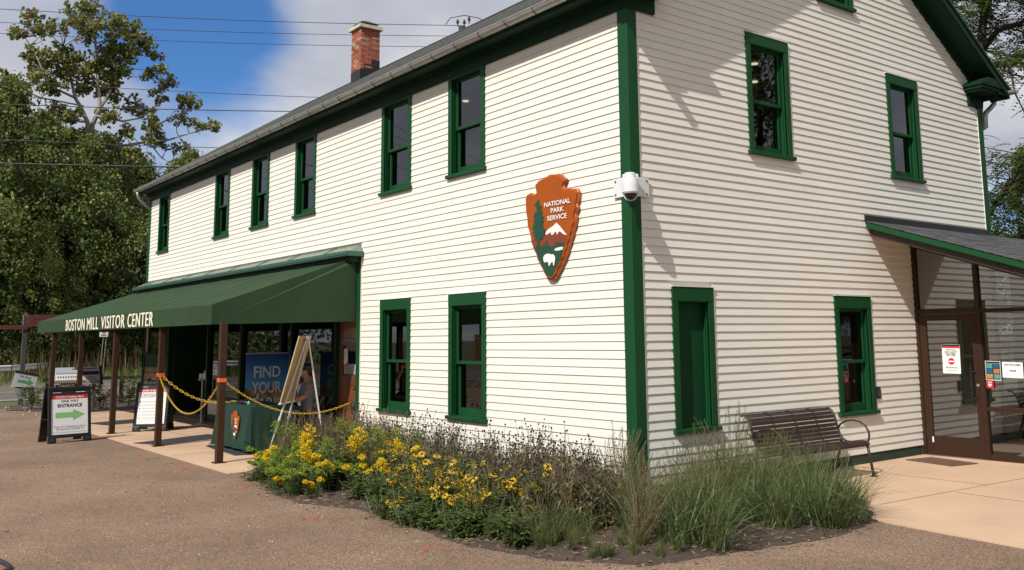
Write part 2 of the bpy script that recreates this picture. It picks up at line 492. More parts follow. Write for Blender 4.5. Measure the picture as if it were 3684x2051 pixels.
# interior shell
ib = B()
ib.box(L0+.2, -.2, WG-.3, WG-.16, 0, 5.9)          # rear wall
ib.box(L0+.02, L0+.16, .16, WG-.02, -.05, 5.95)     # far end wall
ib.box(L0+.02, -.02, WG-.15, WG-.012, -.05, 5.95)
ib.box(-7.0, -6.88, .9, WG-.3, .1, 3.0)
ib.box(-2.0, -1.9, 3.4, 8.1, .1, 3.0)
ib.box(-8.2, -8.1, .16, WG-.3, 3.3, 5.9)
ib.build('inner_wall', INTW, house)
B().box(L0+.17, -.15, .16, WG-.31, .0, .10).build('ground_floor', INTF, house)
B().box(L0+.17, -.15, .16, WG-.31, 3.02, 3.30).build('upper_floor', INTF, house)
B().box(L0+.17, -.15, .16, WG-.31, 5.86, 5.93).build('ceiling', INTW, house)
for (x, y, z) in [(-5.35, 1.27, 5.845), (-1.6, 4.35, 5.845), (-.95, 3.55, 5.845), (-1.2, 6.2, 5.845), (-1.5, 4.95, 5.845)]:
    B().lathe([(.055, 0), (.055, .012), (.03, .015)], 14, (x, y, z-.018)).build('ceiling_light', emis('warm_lamp', (1, .86, .62), 2.2), house)
# objects behind the lower front window
B().box(-5.9, -5.0, 1.3, 1.34, .8, 1.9).build('notice_board', nmat('cork', (.16, .075, .035), .9), house)

def window(front, a, c, z0, z1, head, parent, blind=False, deep=.09):
    """casing, sill, sashes and panes of one double hung window; u runs along the wall"""
    P = (lambda u, o, z: (u, -o, z)) if front else (lambda u, o, z: (o, u, z))
    def bx(b, ua, ub, oa, ob, za, zb_, mi=0):
        p, q = P(ua, oa, za), P(ub, ob, zb_)
        b.box(min(p[0], q[0]), max(p[0], q[0]), min(p[1], q[1]), max(p[1], q[1]), za, zb_, mi); return b
    cw = .095; cb = B(); zs = z0+.055; hh_ = z1-head
    cb.cells([a, a+cw, c-cw, c], [zs, hh_-.004, hh_], [(0, 0), (2, 0), (0, 1), (1, 1), (2, 1)], P, -.012, .032)
    w = cb.build('window' if not blind else 'blind_window', GREEN, parent); bevel(w, .003, 1)
    hb = bx(B(), a, c, -.012, .036, z1-head, z1); bevel(hb.build('head_casing', GREEN, w), .003, 1)
    if z1 != 5.662: bx(B(), a-.006, c+.006, -.01, .045, z1+.001, z1+.012).build('drip_cap', SIDING, w)
    sb = B(); bx(sb, a-.035, c+.035, -.02, .065, z0, z0+.05); bevel(sb.build('sill', GREEN, w), .005, 2)
    # jambs reach back through the wall
    jb = B(); ia, ic, iz0, iz1 = a+cw, c-cw, zs-.004, z1-head
    bx(jb, ia-.035, ia, -.14, .018, iz0, iz1); bx(jb, ic, ic+.035, -.14, .018, iz0, iz1)
    bx(jb, ia-.035, ic+.035, -.14, .018, iz1, iz1+.03); bx(jb, ia-.035, ic+.035, -.14, .012, iz0-.03, iz0)
    for o in (.004, -.028):  # stops and screen tracks
        bx(jb, ia, ia+.014, o-.007, o, iz0, iz1); bx(jb, ic-.014, ic, o-.007, o, iz0, iz1)
        bx(jb, ia+.014, ic-.014, o-.007, o, iz1-.014, iz1)
    jb.build('jamb', GREEN, w)
    if blind:
        bx(B(), ia, ic, -.095, -.075, iz0, iz1).build('panel', PANG, w)
        bx(B(), ia+.03, ic-.03, -.074, -.055, iz0+.01, iz0+.05).build('ledge', GREEN, w)
        return w
    mid = iz0+(iz1-iz0)*.485
    def sash(name, u0, u1, za, zb_, o, rb, rt):
        b = B(); st = .045
        bx(b, u0, u0+st, o-.035, o, za, zb_); bx(b, u1-st, u1, o-.035, o, za, zb_)
        bx(b, u0+st, u1-st, o-.035, o, za, za+rb); bx(b, u0+st, u1-st, o-.035, o, zb_-rt, zb_)
        s = b.build(name, GREEN, w); bevel(s, .002, 1)
        p = [P(u0+st, o-.018, za+rb), P(u1-st, o-.018, za+rb), P(u1-st, o-.018, zb_-rt), P(u0+st, o-.018, zb_-rt)]
        B().add(p, [(0, 1, 2, 3)]).build('pane', GLASS, s if False else w)
    sash('upper_sash', ia+.014, ic-.014, mid-.03, iz1, -.04, .045, .045)
    sash('lower_sash', ia+.014, ic-.014, iz0, mid+.012, -.078, .11, .042)
    return w
for a, c in FW_UP: window(True, a, c, 4.14, 5.662, .03, house)
for a, c in FW_LO: window(True, a, c, .66, 2.43, .17, house)
for a, c, z0, z1 in GW: window(False, a, c, z0, z1, .15, house)
for a, c, z0, z1 in GWL: window(False, a, c, z0, z1, .17, house)
window(False, BLIND[0], BLIND[1], BLIND[2], BLIND[3], .17, house, blind=True)

# corner boards
def cboard(sx, sy, name='corner_board'):
    b = B()
    x = 0 if sx > 0 else L0; y = 0 if sy < 0 else WG
    z1 = 5.66
    b.box(x-.14*sx if sx > 0 else x-.03, x+.03*sx if sx > 0 else x+.14, y-.03 if sy < 0 else y-.0, y if sy < 0 else y+.03, .10, z1)
    if sx > 0: b.box(x, x+.03, (y, y-.13)[sy > 0], (y+.13, y)[sy > 0], .10, z1)
    else: b.box(x-.03, x, (y, y-.13)[sy > 0], (y+.13, y)[sy > 0], .10, z1)
    bevel(b.build(name, GREEN, house), .004, 1)
cboard(1, -1); cboard(1, 1); cboard(-1, -1)
B().box(.0015, .026, .131, .137, .14, 5.62).build('corner_trim_bead', SIDING, house)
B().box(.0015, .024, WG-.137, WG-.131, .14, 5.62).build('corner_trim_bead', SIDING, house)

# plinth and foundation
FOUND = nmat('painted_foundation', (.018, .052, .030), .8, var=.3, vscale=5, bump=.3)
CONCW = nmat('grey_foundation', (.23, .22, .19), .9, var=.3, vscale=4, bump=.3)
B().box(-.02, .006, .03, 5.86, -.06, .128).build('plinth', FOUND, house)
B().box(-6.6, -.02, -.004, .05, -.06, .10).build('foundation', CONCW, house)
B().box(-6.6, -.0, -.022, .0, .101, .133).build('water_table', BLACK, house)

# eaves
fr = B(); fr.box(L0-.03, .045, -.045, 0, 5.662, 5.86); fr.box(0, .045, 0, .44, 5.662, 5.86)
fr.box(L0-.03, .045, WG, WG+.04, 5.662, 5.86); fr.box(0, .045, WG-.44, WG, 5.662, 5.86)
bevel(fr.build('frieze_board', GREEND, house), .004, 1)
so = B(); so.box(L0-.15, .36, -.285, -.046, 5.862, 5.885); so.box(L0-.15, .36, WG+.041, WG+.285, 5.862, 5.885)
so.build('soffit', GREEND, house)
cm = B()
for (y0, y1, za, zb_) in [(-.075, -.046, 5.80, 5.861), (-.105, -.076, 5.83, 5.861), (-.285, -.25, 5.84, 5.861), (-.305, -.287, 5.842, 5.95)]:
    cm.box(L0-.15, .30, y0, y1, za, zb_)
    cm.box(L0-.15, .30, WG-y1, WG-y0, za, zb_)
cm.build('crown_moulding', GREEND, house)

# roof deck and shingle courses
XR = .38
rf = B()
for s in (0, 1):
    Yv = (lambda y: y) if s == 0 else (lambda y: WG-y)
    pts = [(L0-.15, Yv(-.29), rooftop(-.29)-.10), (L0-.15, Yv(YR), rooftop(YR)-.10), (L0-.15, Yv(YR), rooftop(YR)-.02), (L0-.15, Yv(-.29), rooftop(-.29)-.02)]
    rf.prism(pts, (XR+.15-L0-.02, 0, 0))
rf.build('roof_deck', GREEND, house)
sh = B(); nc = 38; span = (YR+.345)
random.seed(5)
for s in (0, 1):
    for i in range(nc):
        y0 = -.345+span*i/nc; y1 = y0+span/nc+.02
        Yv = (lambda y: y) if s == 0 else (lambda y: WG-y)
        x = L0-.17
        while x < XR+.01:
            x2 = min(x+random.uniform(.9, 1.6), XR+.015)
            j = random.uniform(-.004, .004)
            A = [(x, Yv(y0-j), rooftop(y0)+.004), (x2, Yv(y0-j), rooftop(y0)+.004), (x2, Yv(y1), rooftop(min(y1, YR))-.004), (x, Yv(y1), rooftop(min(y1, YR))-.004)]
            sh.prism(A, (0, 0, -.016)); x = x2+.004
sh.build('shingles', SHING, house, kind='stuff')
B().prism([(L0-.17, YR-.16, 8.955-.09), (L0-.17, YR, 8.975), (L0-.17, YR+.16, 8.955-.09)], (XR+.17-L0, 0, 0)).build('ridge_cap', SHING, house)
# rake: fascia, soffit and frieze on the gable
for s in (0, 1):
    Yv = (lambda y: y) if s == 0 else (lambda y: WG-y)
    def strip(name, x0, x1, dz0, dz1, ya=-.36, mat=GREEND):
        p = [(x0, Yv(ya), rooftop(ya)-dz1), (x0, Yv(YR), rooftop(YR)-dz1), (x0, Yv(YR), rooftop(YR)-dz0), (x0, Yv(ya), rooftop(ya)-dz0)]
        bevel(B().prism(p, (x1-x0, 0, 0)).build(name, mat, house), .003, 1)
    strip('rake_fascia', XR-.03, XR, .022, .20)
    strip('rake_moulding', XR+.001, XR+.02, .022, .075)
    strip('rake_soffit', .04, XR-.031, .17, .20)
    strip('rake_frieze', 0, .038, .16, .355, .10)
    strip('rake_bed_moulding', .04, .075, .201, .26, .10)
# cornice returns
for s in (0, 1):
    Yv = (lambda y: y) if s == 0 else (lambda y: WG-y)
    b = B()
    x1 = .37
    for (o, za, zb_) in [(.0, 5.862, 5.90), (.03, 5.90, 5.955), (.06, 5.955, 5.985)]:
        ya, yb = Yv(-.36-o*.2), Yv(.50+o)
        b.box(0.001, x1-.06+o, min(ya, yb), max(ya, yb), za, zb_)
    b.prism([(0.002, Yv(-.36), 5.986), (0.002, Yv(.56), 5.986), (0.002, Yv(.36), 6.09), (0.002, Yv(-.20), 6.09)], (x1, 0, 0))
    b.build('cornice_return', GREEND, house)

# gutters
def gutter(y, outward):
    b = B(); x0, x1 = L0-.16, .50; r = .07; zc = 5.95; N = 10
    prof = []
    for i in range(N+1):
        t = math.pi*i/N; prof.append((y+outward*r*math.cos(t)*1.0, zc-r*math.sin(t)))
    inner = [(y+outward*(r-.006)*math.cos(math.pi*i/N), zc-(r-.006)*math.sin(math.pi*i/N)+.0) for i in range(N+1)]
    ring = prof+inner[::-1]
    b.prism([(x0, p[0], p[1]) for p in ring], (x1-x0, 0, 0))
    b.tube([(x0, y+outward*r, zc+.004), (x1, y+outward*r, zc+.004)], .011, 6)
    for xe in (x0, x1-.006):
        b.prism([(xe, p[0], p[1]) for p in prof], (.006, 0, 0))
    g = b.build('gutter', GALV, house, smooth=False)
    x = x0+.35
    while x < x1:
        bb = B()
        pts = [(x, y+outward*(r+.004)*math.cos(math.pi*i/N), zc-(r+.004)*math.sin(math.pi*i/N)) for i in range(N+1)]
        for p, q in zip(pts[:-1], pts[1:]): bb.bar(p, q, .012, .005, up=(1, 0, 0))
        bb.bar((x, y+outward*r, zc+.014), (x, y-outward*r, zc+.014), .012, .004)
        bb.build('gutter_bracket', GALVD, g); x += .61
    return g
gutter(-.365, -1); gutter(WG+.365, 1)
dp = B(); dp.tube([(-19.12, -.365, 5.90), (-19.12, -.365, 5.82), (-19.16, -.30, 5.70), (-19.22, -.12, 5.55), (-19.235, .02, 5.46), (-19.235, .06, 5.36), (-19.235, .06, 5.2), (-19.235, .06, .2)], .045, 10)
dp.build('downspout', GALV, house, smooth=True)
dp = B(); dp.tube([(.06, WG+.435, 5.90), (.06, WG+.435, 5.80), (.05, WG+.30, 5.70), (.04, WG+.14, 5.60), (.04, WG+.10, 5.50), (.04, WG+.10, 5.35), (-.1, WG+.08, 5.28)], .045, 10)
dp.build('downspout', GALV, house, smooth=True)

# chimney: individual bricks on a mortar core
CX, CY, CW, CD = -13.60, 3.5, .54, .54      # right face x, front face y
ch = B().box(CX-CW+.008, CX-.008, CY+.008, CY+CD-.008, 8.2, 9.90).build('chimney', MORTAR, house)
random.seed(3)
bm_cache = {}
def brick_mesh(axis, ln):
    k = (axis, round(ln, 3))
    if k not in bm_cache:
        b = B(); h = .029
        if axis == 'x': b.obox((0, 0, 0), (ln/2, 0, 0), (0, .012, 0), (0, 0, h))
        else: b.obox((0, 0, 0), (.012, 0, 0), (0, ln/2, 0), (0, 0, h))
        bm_cache[k] = b
    return bm_cache[k]
rowh = .068; row = 0; z = 8.50
meshes = {}
while z < 9.86:
    for face in range(4):
        W = CW; ln = (W-.012*0)/2.5
        off = 0 if (row+face) % 2 else -ln/2
        u = off
        while u < W-.01:
            a, c = max(u, 0)+.005, min(u+ln, W)-.005
            u += ln
            if c-a < .03: continue
            # brick at centre
            if face == 0: p = (CX-W+(a+c)/2, CY+.012-.004, z); ax = 'x'
            elif face == 1: p = (CX-.012+.004, CY+(a+c)/2, z); ax = 'y'
            elif face == 2: p = (CX-W+(a+c)/2, CY+CD-.008, z); ax = 'x'
            else: p = (CX-W+.008, CY+(a+c)/2, z); ax = 'y'
            rt = rooftop(min(p[1], YR))
            if face >= 2 and z < rt+.05: continue
            if z < rt+.02: continue
            mat = BRICKP if random.random() < .16 else BRICK
            key = (ax, round(c-a, 3), mat.name)
            if key not in meshes: meshes[key] = brick_mesh(ax, c-a).mesh('brick', mat)
            o = obj('brick', meshes[key], ch); j = random.uniform(-.002, .003)
            o.location = (p[0]+(j if face == 1 else 0), p[1]-(j if face == 0 else 0), p[2])
    z += rowh; row += 1
B().hexa([(CX-CW-.07, CY-.07, 9.88), (CX+.07, CY-.07, 9.88), (CX+.07, CY+CD+.07, 9.88), (CX-CW-.07, CY+CD+.07, 9.88),
          (CX-CW-.06, CY-.06, 9.97), (CX+.06, CY-.06, 9.97), (CX+.06, CY+CD+.06, 9.97), (CX-CW-.06, CY+CD+.06, 9.97)]).build('chimney_cap', STONE, ch)
cc = B()
for dx in (.1, CW-.1):
    for dy in (.1, CD-.1): cc.box(CX-dx-.01, CX-dx+.01, CY+dy-.01, CY+dy+.01, 9.97, 10.06)
cx, cy = CX-CW/2, CY+CD/2
cc.hexa([(cx-.26, cy-.26, 10.055), (cx+.26, cy-.26, 10.055), (cx+.26, cy+.26, 10.055), (cx-.26, cy+.26, 10.055),
         (cx-.05, cy-.05, 10.17), (cx+.05, cy-.05, 10.17), (cx+.05, cy+.05, 10.17), (cx-.05, cy+.05, 10.17)])
cc.build('chimney_hood', nmat('weathered_hood', (.20, .20, .19), .6, metal=.4, var=.3), ch)
fl = B(); fl.box(CX-CW-.006, CX+.006, CY-.006, CY+.012, 8.4, 8.77)
for i, (ya, yb, zt) in enumerate([(CY-.006, CY+.09, 8.77), (CY+.09, CY+.30, 8.92), (CY+.30, CY+CD+.006, 9.06)]):
    fl.box(CX-.012, CX+.0065, ya, yb, 8.4, zt)
fl.build('flashing', FLASH, ch)

# small hipped roof over the storefront
sr = B(); x0, x1 = L0-.16, -6.52; z0, z1 = 3.265, 3.41
sr.add([(x0, -.30, z0), (x1, -.30, z0), (x1, -.002, z0), (x0, -.002, z0), (x0+.14, -.002, z1), (x1-.14, -.002, z1)],
       [(0, 1, 5, 4), (1, 2, 5), (0, 4, 3), (3, 2, 1, 0), (2, 3, 4, 5)])
pr = sr.build('storefront_roof', nmat('pale_green_metal_roof', (.22, .27, .21), .35, metal=.35, var=.15, vscale=2), house)
for x in np.arange(x0+.9, x1-.3, 1.55):
    B().bar((x, -.30, z0+.006), (x, -.004, z1+.006), .010, .012).build('roof_seam', METGRN, pr)
g = B(); g.box(x0-.01, x1+.012, -.335, -.301, 3.215, 3.275); g.box(x0-.01, x1+.012, -.325, -.30, 3.19, 3.2145); g.box(x1-.02, x1+.012, -.30, -.001, 3.19, 3.272)
bevel(g.build('storefront_cornice', METGRN, house), .004, 1)
B().box(x0+.02, x1-.09, -.22, 0, 3.09, 3.189).build('storefront_frieze', GREEND, house)

# storefront under the awning
SF = B()
SF.box(L0+.02, -6.62, .02, .14, 2.62, 3.10)
SF.build('transom_panel', GREEND, house)
B().box(-6.68, -6.58, -.05, .06, 0, 3.1).build('entrance_jamb', GREEN, house)
B().box(-6.58, -6.565, -.03, -.002, .14, 3.2).build('jamb_bead', SIDING, house)
# stone and panel bay at the far end
bay = B().box(L0-.02, -16.95, .0, .10, 1.16, 1.50).build('bay_panel', GREEND, house)
B().box(L0-.02, -16.95, -.03, .0, 1.46, 1.50).build('bay_sill', GREEND, bay)
B().box(L0-.04, L0+.08, -.03, .10, 1.16, 3.1).build('bay_post', GREEND, bay); B().box(-17.08, -16.90, -.03, .10, 0, 3.1).build('bay_post', GREEND, bay)
B().add([(L0+.08, .05, 1.5), (-17.08, .05, 1.5), (-17.08, .05, 2.62), (L0+.08, .05, 2.62)], [(0, 1, 2, 3)]).build('pane', GLASS, house)
sb = B().box(L0, -17.08, .04, .12, -.05, 1.16).build('stone_bulkhead', MORTAR, house)
SNDS = nmat('sandstone_block', (.30, .22, .13), .9, var=.3, vscale=6, bump=.6, bscale=40, objvar=.2)
random.seed(21)
for r_, (za, zb_) in enumerate([(0, .30), (.30, .52), (.52, .80), (.80, 1.0), (1.0, 1.155)]):
    x = L0
    while x < -17.1:
        w_ = random.uniform(.3, .75); x2 = min(x+w_, -17.085)
        if x2-x > .05: bevel(B().box(x+.006, x2-.006, .0+random.uniform(-.01, .01), .05, za+.006, zb_-.006).build('stone', SNDS, sb), .012, 2)
        x = x2
# recessed entry and glazed bays
def lite(x0, x1, z0, z1, y=.06):
    B().add([(x0, y, z0), (x1, y, z0), (x1, y, z1), (x0, y, z1)], [(0, 1, 2, 3)]).build('pane', GLASS, house)
for q in [(x-.05, x+.05, -.01, .10) for x in (-14.12, -12.05, -9.95, -9.45, -7.55)]+[(-16.9, -16.8, .101, .9), (-15.9, -15.82, .8, .9), (-14.2, -14.172, .101, .9)]:
    B().box(*q, 0, 2.62).build('mullion', GREEND, house)
for q in ((.02, .50, .58), (.01, .0, .17), (.02, 2.55, 2.62)): B().box(-14.07, -7.6, q[0], .10, q[1], q[2]).build('storefront_rail', GREEND, house)
B().box(-14.07, -7.6, .04, .10, .17, .50).build('bulkhead_panel', nmat('pale_panel_paint', (.46, .47, .40), .6), house)
for a, c in ((-14.07, -12.10), (-12.0, -10.0), (-9.9, -9.5), (-9.4, -7.6)): lite(a, c, .58, 2.55)
lite(-16.8, -15.9, .1, 2.5, .85); lite(-15.82, -14.2, .1, 2.5, .85)
db = B(); db.box(-16.8, -15.9, .82, .88, .0, .12); db.box(-16.8, -14.2, .82, .88, 2.5, 2.62); db.box(-15.3, -15.2, .82, .88, 0, 2.5); db.box(-15.82, -14.2, .82, .88, .9, 1.0)
db.build('entry_door', GREEND, house)
B().box(-16.9, -14.15, .0, .9, 2.625, 2.66).build('entry_soffit', GREEND, house)
# wooden side door at the near end of the storefront
WD = nmat('varnished_door', (.17, .055, .020), .4, var=.3, vscale=3, stretch=(1, 1, .25), coat=.3)
WDP = nmat('varnished_door_panel', (.24, .080, .028), .4, var=.3, vscale=3, stretch=(1, 1, .25), coat=.3)
d = B(); X0, X1, yd = -7.50, -6.70, .045
for (a, c, za, zb_) in [(X0, X0+.13, 0, 2.45), (X1-.12, X1, 0, 2.45), (X0+.13, X1-.12, 2.1, 2.45), (X0+.13, X1-.12, 1.70, 1.82), (X0+.13, X1-.12, 1.02, 1.20), (X0+.13, X1-.12, .62, .72), (X0+.13, X1-.12, 0, .22)]:
    d.box(a, c, yd, yd+.045, za, zb_)
dr = d.build('wooden_door', WD, house); bevel(dr, .004, 1)
for za, zb_ in ((1.82, 2.1), (.72, 1.02), (.22, .62)):
    bevel(B().box(X0+.13, X1-.12, yd+.012, yd+.03, za, zb_).build('door_panel', WDP, dr), .004, 1)
B().add([(X0+.13, yd+.03, 1.2), (X1-.12, yd+.03, 1.2), (X1-.12, yd+.03, 1.70), (X0+.13, yd+.03, 1.70)], [(0, 1, 2, 3)]).build('door_pane', GLASS, dr)
k = B(); k.box(X1-.09, X1-.03, yd-.01, yd, .86, 1.12); k.cyl((X1-.06, yd-.01, .98), (X1-.06, yd-.05, .98), .012); k.ball((X1-.06, yd-.065, .98), .028)
k.build('door_knob', BLACK, dr)
B().box(X0-.05, X1+.05, yd-.02, yd+.06, 2.45, 2.62).build('door_head', GREEND, house)
# notices taped in the door light
n1 = B().box(X0+.16, X0+.30, yd+.018, yd+.020, 1.38, 1.64).build('paper_notice', WHITE, None)
tag(n1, 'narrow white paper notice taped in the glass of the brown wooden door', 'notice')
for i in range(7): B().box(X0+.175, X0+.285-.02*(i % 3), yd+.0165, yd+.0178, 1.60-.028*i, 1.606-.028*i).build('print_line', GREYINK, n1)
n2 = B().box(X0+.17, X1-.15, yd+.018, yd+.020, 1.21, 1.385).build('picture_poster', nmat('pale_picture_print', (.42, .38, .36), .6, var=.5, vscale=18), None)
tag(n2, 'small pale picture with a red dot at the foot of the door glass', 'poster')
B().lathe([(.035, 0), (.034, .002)], 14, (0, 0, 0)).build('red_dot', RED, n2).location = (X0+.28, yd+.0165, 1.37)
n2.children[0].rotation_euler = (rad(90), 0, 0)

# ---- entrance vestibule on the gable side
ves = thing('entrance_vestibule', 'low glass entrance porch with brown frames and a sloping shingled roof', 'porch', (0, 5.92, 0))
VY = 5.92
def vz(x): return 3.425-.336*x
def vb(name, mat, boxes, bev=.003):
    b = B()
    for q in boxes: b.box(q[0], q[1], q[2]-VY, q[3]-VY, q[4], q[5])
    o = b.build(name, mat, ves)
    if bev: bevel(o, bev, 1)
    return o
XV = 4.2
def slopebar(name, y0, y1, d0, d1, mat, x0=.0, x1=XV):
    b = B(); b.prism([(x0, y0-VY, vz(x0)-d1), (x1, y0-VY, vz(x1)-d1), (x1, y0-VY, vz(x1)-d0), (x0, y0-VY, vz(x0)-d0)], (0, y1-y0, 0))
    return b.build(name, mat, ves)
slopebar('roof_deck', 4.76, 9.9, .02, .06, SHINGD, .0)
slopebar('rake_board', 4.725, 4.758, .012, .092, GREEN, .0)
slopebar('rake_beam', 4.80, 4.86, .062, .20, BRONZEB, .04)
slopebar('soffit', 4.861, 9.8, .17, .199, SOFT, .04)
slopebar('head_beam', 5.86, 5.99, .20, .32, BRONZE, .0)
for x, dz in ((1.86, .13), (2.02, .155)):
    b = B(); b.cyl((x, 4.80-VY, vz(x)-dz), (x, 4.79-VY, vz(x)-dz), .018, n=10); b.build('bolt', BRONZE, ves)
ss = B(); random.seed(9)
nx_ = 34
for i in range(nx_):
    xa = XV*i/nx_; xb = xa+XV/nx_+.012; y = 4.715
    y = 4.715-random.uniform(0, .2)+0
    y = 4.715
    while y < 9.9:
        y2 = min(y+random.uniform(.24, .42), 9.92)
        zt = .004+random.uniform(0, .004)
        ss.prism([(xb, y-VY, vz(xb)-.010+zt+.010), (xb, y2-.006-VY, vz(xb)+zt), (xa, y2-.006-VY, vz(xa)-.002), (xa, y-VY, vz(xa)-.002)], (0, 0, .010))
        y = y2
ss.build('shingles', SHINGD, ves, kind='stuff')
fb_ = B(); fb_.box(.018, .034, 4.69, 8.40, 3.42, 3.515); fb_.build('wall_flashing', FLASH, house)
ves_fl = B().box(0, .02, 4.70-VY, 4.78-VY, 3.18, 3.40)
# frames
vb('door_frame', BRONZE, [(.002, .058, 5.89, 5.99, 0, vz(0)-.32), (.95, 1.012, 5.89, 5.99, 0, vz(1)-.32), (.058, .95, 5.89, 5.99, 2.075, 2.15)])
vb('mullion', BRONZE, [(1.98, 2.04, 5.89, 5.99, 0, vz(2)-.32)]); vb('mullion', BRONZE, [(3.0, 3.06, 5.89, 5.99, 0, vz(3)-.32)])
vb('rail', BRONZE, [(1.012, 1.98, 5.90, 5.98, 2.075, 2.13), (2.04, 3.0, 5.90, 5.98, 2.075, 2.13)])
vb('rail', BRONZE, [(1.012, 1.98, 5.90, 5.98, .68, .74), (2.04, 3.0, 5.90, 5.98, .68, .74)])
vb('sill', BRONZE, [(1.012, 1.98, 5.895, 5.985, 0, .085), (2.04, 3.0, 5.895, 5.985, 0, .085)])
def vpane(x0, x1, z0, z1a, z1b):
    B().add([(x0, .02, z0), (x1, .02, z0), (x1, .02, z1b), (x0, .02, z1a)], [(0, 1, 2, 3)]).build('pane', GLASSV, ves)
vpane(.058, .95, 2.15, vz(.058)-.32, vz(.95)-.32)
vpane(1.012, 1.98, 2.13, vz(1.012)-.32, vz(1.98)-.32); vpane(2.04, 3.0, 2.13, vz(2.04)-.32, vz(3.0)-.32)
for a, c in ((1.012, 1.98), (2.04, 3.0)):
    vpane(a, c, .74, 2.075, 2.075); vpane(a, c, .085, .68, .68)
dd = vb('door', BRONZE, [(.062, .176, 5.90, 5.95, .01, 2.068), (.869, .947, 5.90, 5.95, .01, 2.068), (.176, .869, 5.90, 5.95, 1.97, 2.068), (.176, .869, 5.90, 5.95, .01, .285)], .004)
B().add([(.176, 0.0, .285), (.869, 0.0, .285), (.869, 0.0, 1.97), (.176, 0.0, 1.97)], [(0, 1, 2, 3)]).build('door_pane', GLASSV, dd)
hd = B(); hd.box(.838, .862, -.085, -.060, .75, 1.335)
for z in (.86, 1.23): hd.cyl((.85, -.062, z), (.90, -.02, z), .011, n=8)
bevel(hd.build('pull_handle', BLACK, dd), .004, 2)
B().cyl((.915, -.02, 1.04), (.915, -.032, 1.04), .022, n=14).build('lock', GALV, dd)
B().box(.155, .180, -.024, -.0205, .19, .27).build('door_label', WHITEP, dd)
hb = B()
for z in (.22, 1.05, 1.88): hb.cyl((.060, -.032, z-.05), (.060, -.032, z+.05), .010, n=8)
hb.build('hinge', BLACK, dd)
B().box(.06, .95, 5.88-VY, 6.02-VY, .001, .014).build('threshold', GALVD, ves)
# far side of the vestibule, seen through the glass
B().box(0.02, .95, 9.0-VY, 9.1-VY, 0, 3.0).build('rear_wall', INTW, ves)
for x_ in (.95, 1.95, 2.98): B().box(x_, x_+.07, 9.0-VY, 9.08-VY, 0, vz(x_)-.3).build('rear_mullion', BRONZE, ves)
for z_ in (.0, .68, 2.07): B().box(1.02, 2.98, 9.01-VY, 9.07-VY, z_, z_+.07).build('rear_rail', BRONZE, ves)
B().add([(1.0, 9.04-VY, .07), (3.0, 9.04-VY, .07), (3.0, 9.04-VY, 2.1), (1.0, 9.04-VY, 2.3)], [(0, 1, 2, 3)]).build('rear_pane', GLASSV, ves)
B().box(.25, .9, 8.93-VY, 8.99-VY, 0, 2.1).build('inner_door', GREEND, ves)
# gear seen through the glass: a water fountain box and a bin
# ------------------------------------------------------------------ the ground
def groundmat():
    m = bpy.data.materials.new('gravel_surface'); m.use_nodes = True
    N, L = m.node_tree.nodes, m.node_tree.links; bs = N['Principled BSDF']; bs.inputs['Roughness'].default_value = .95
    bs.inputs['Specular IOR Level'].default_value = .2
    t = N.new('ShaderNodeTexCoord')
    def noise(sc, det=4, r=.6):
        n = N.new('ShaderNodeTexNoise'); n.inputs['Scale'].default_value = sc; n.inputs['Detail'].default_value = det; n.inputs['Roughness'].default_value = r
        L.new(t.outputs['Object'], n.inputs['Vector']); return n.outputs['Fac']
    def mix(f, a, b, mode='MIX'):
        n = N.new('ShaderNodeMixRGB'); n.blend_type = mode
        L.new(f, n.inputs[0]) if not isinstance(f, float) else setattr(n.inputs[0], 'default_value', f)
        for i, v in ((1, a), (2, b)):
            if isinstance(v, tuple): n.inputs[i].default_value = (*v, 1)
            else: L.new(v, n.inputs[i])
        return n.outputs[0]
    def ramp(f, a, b):
        r = N.new('ShaderNodeValToRGB'); r.color_ramp.elements[0].position = a; r.color_ramp.elements[1].position = b; L.new(f, r.inputs[0]); return r.outputs[0]
    c = mix(ramp(noise(.55, 9, .68), .38, .64), (.250, .168, .118), (.350, .246, .176))
    c = mix(ramp(noise(62, 3, .75), .40, .60), mix(.60, c, (.06, .04, .028)), c)
    v = N.new('ShaderNodeTexVoronoi'); v.inputs['Scale'].default_value = 110; L.new(t.outputs['Object'], v.inputs['Vector'])
    hs = N.new('ShaderNodeHueSaturation'); L.new(c, hs.inputs['Color'])
    sp = N.new('ShaderNodeSeparateColor'); L.new(v.outputs['Color'], sp.inputs[0])
    mr = N.new('ShaderNodeMapRange'); L.new(sp.outputs[0], mr.inputs[0]); mr.inputs[3].default_value = .55; mr.inputs[4].default_value = 1.5
    L.new(mr.outputs[0], hs.inputs['Value']); c = hs.outputs[0]
    # sparse pale chips
    v2 = N.new('ShaderNodeTexVoronoi'); v2.inputs['Scale'].default_value = 38; L.new(t.outputs['Object'], v2.inputs['Vector'])
    s2 = N.new('ShaderNodeSeparateColor'); L.new(v2.outputs['Color'], s2.inputs[0])
    lt = N.new('ShaderNodeMath'); lt.operation = 'GREATER_THAN'; lt.inputs[1].default_value = .965; L.new(s2.outputs[1], lt.inputs[0])
    ds = N.new('ShaderNodeMath'); ds.operation = 'LESS_THAN'; ds.inputs[1].default_value = .18; L.new(v2.outputs['Distance'], ds.inputs[0])
    mm = N.new('ShaderNodeMath'); mm.operation = 'MULTIPLY'; L.new(lt.outputs[0], mm.inputs[0]); L.new(ds.outputs[0], mm.inputs[1])
    c = mix(mm.outputs[0], c, (.50, .45, .38))
    L.new(c, bs.inputs['Base Color'])
    b = N.new('ShaderNodeBump'); b.inputs['Strength'].default_value = .9; b.inputs['Distance'].default_value = .012
    L.new(noise(90, 3, .7), b.inputs['Height']); L.new(b.outputs[0], bs.inputs['Normal'])
    return m
GRAVEL = groundmat()
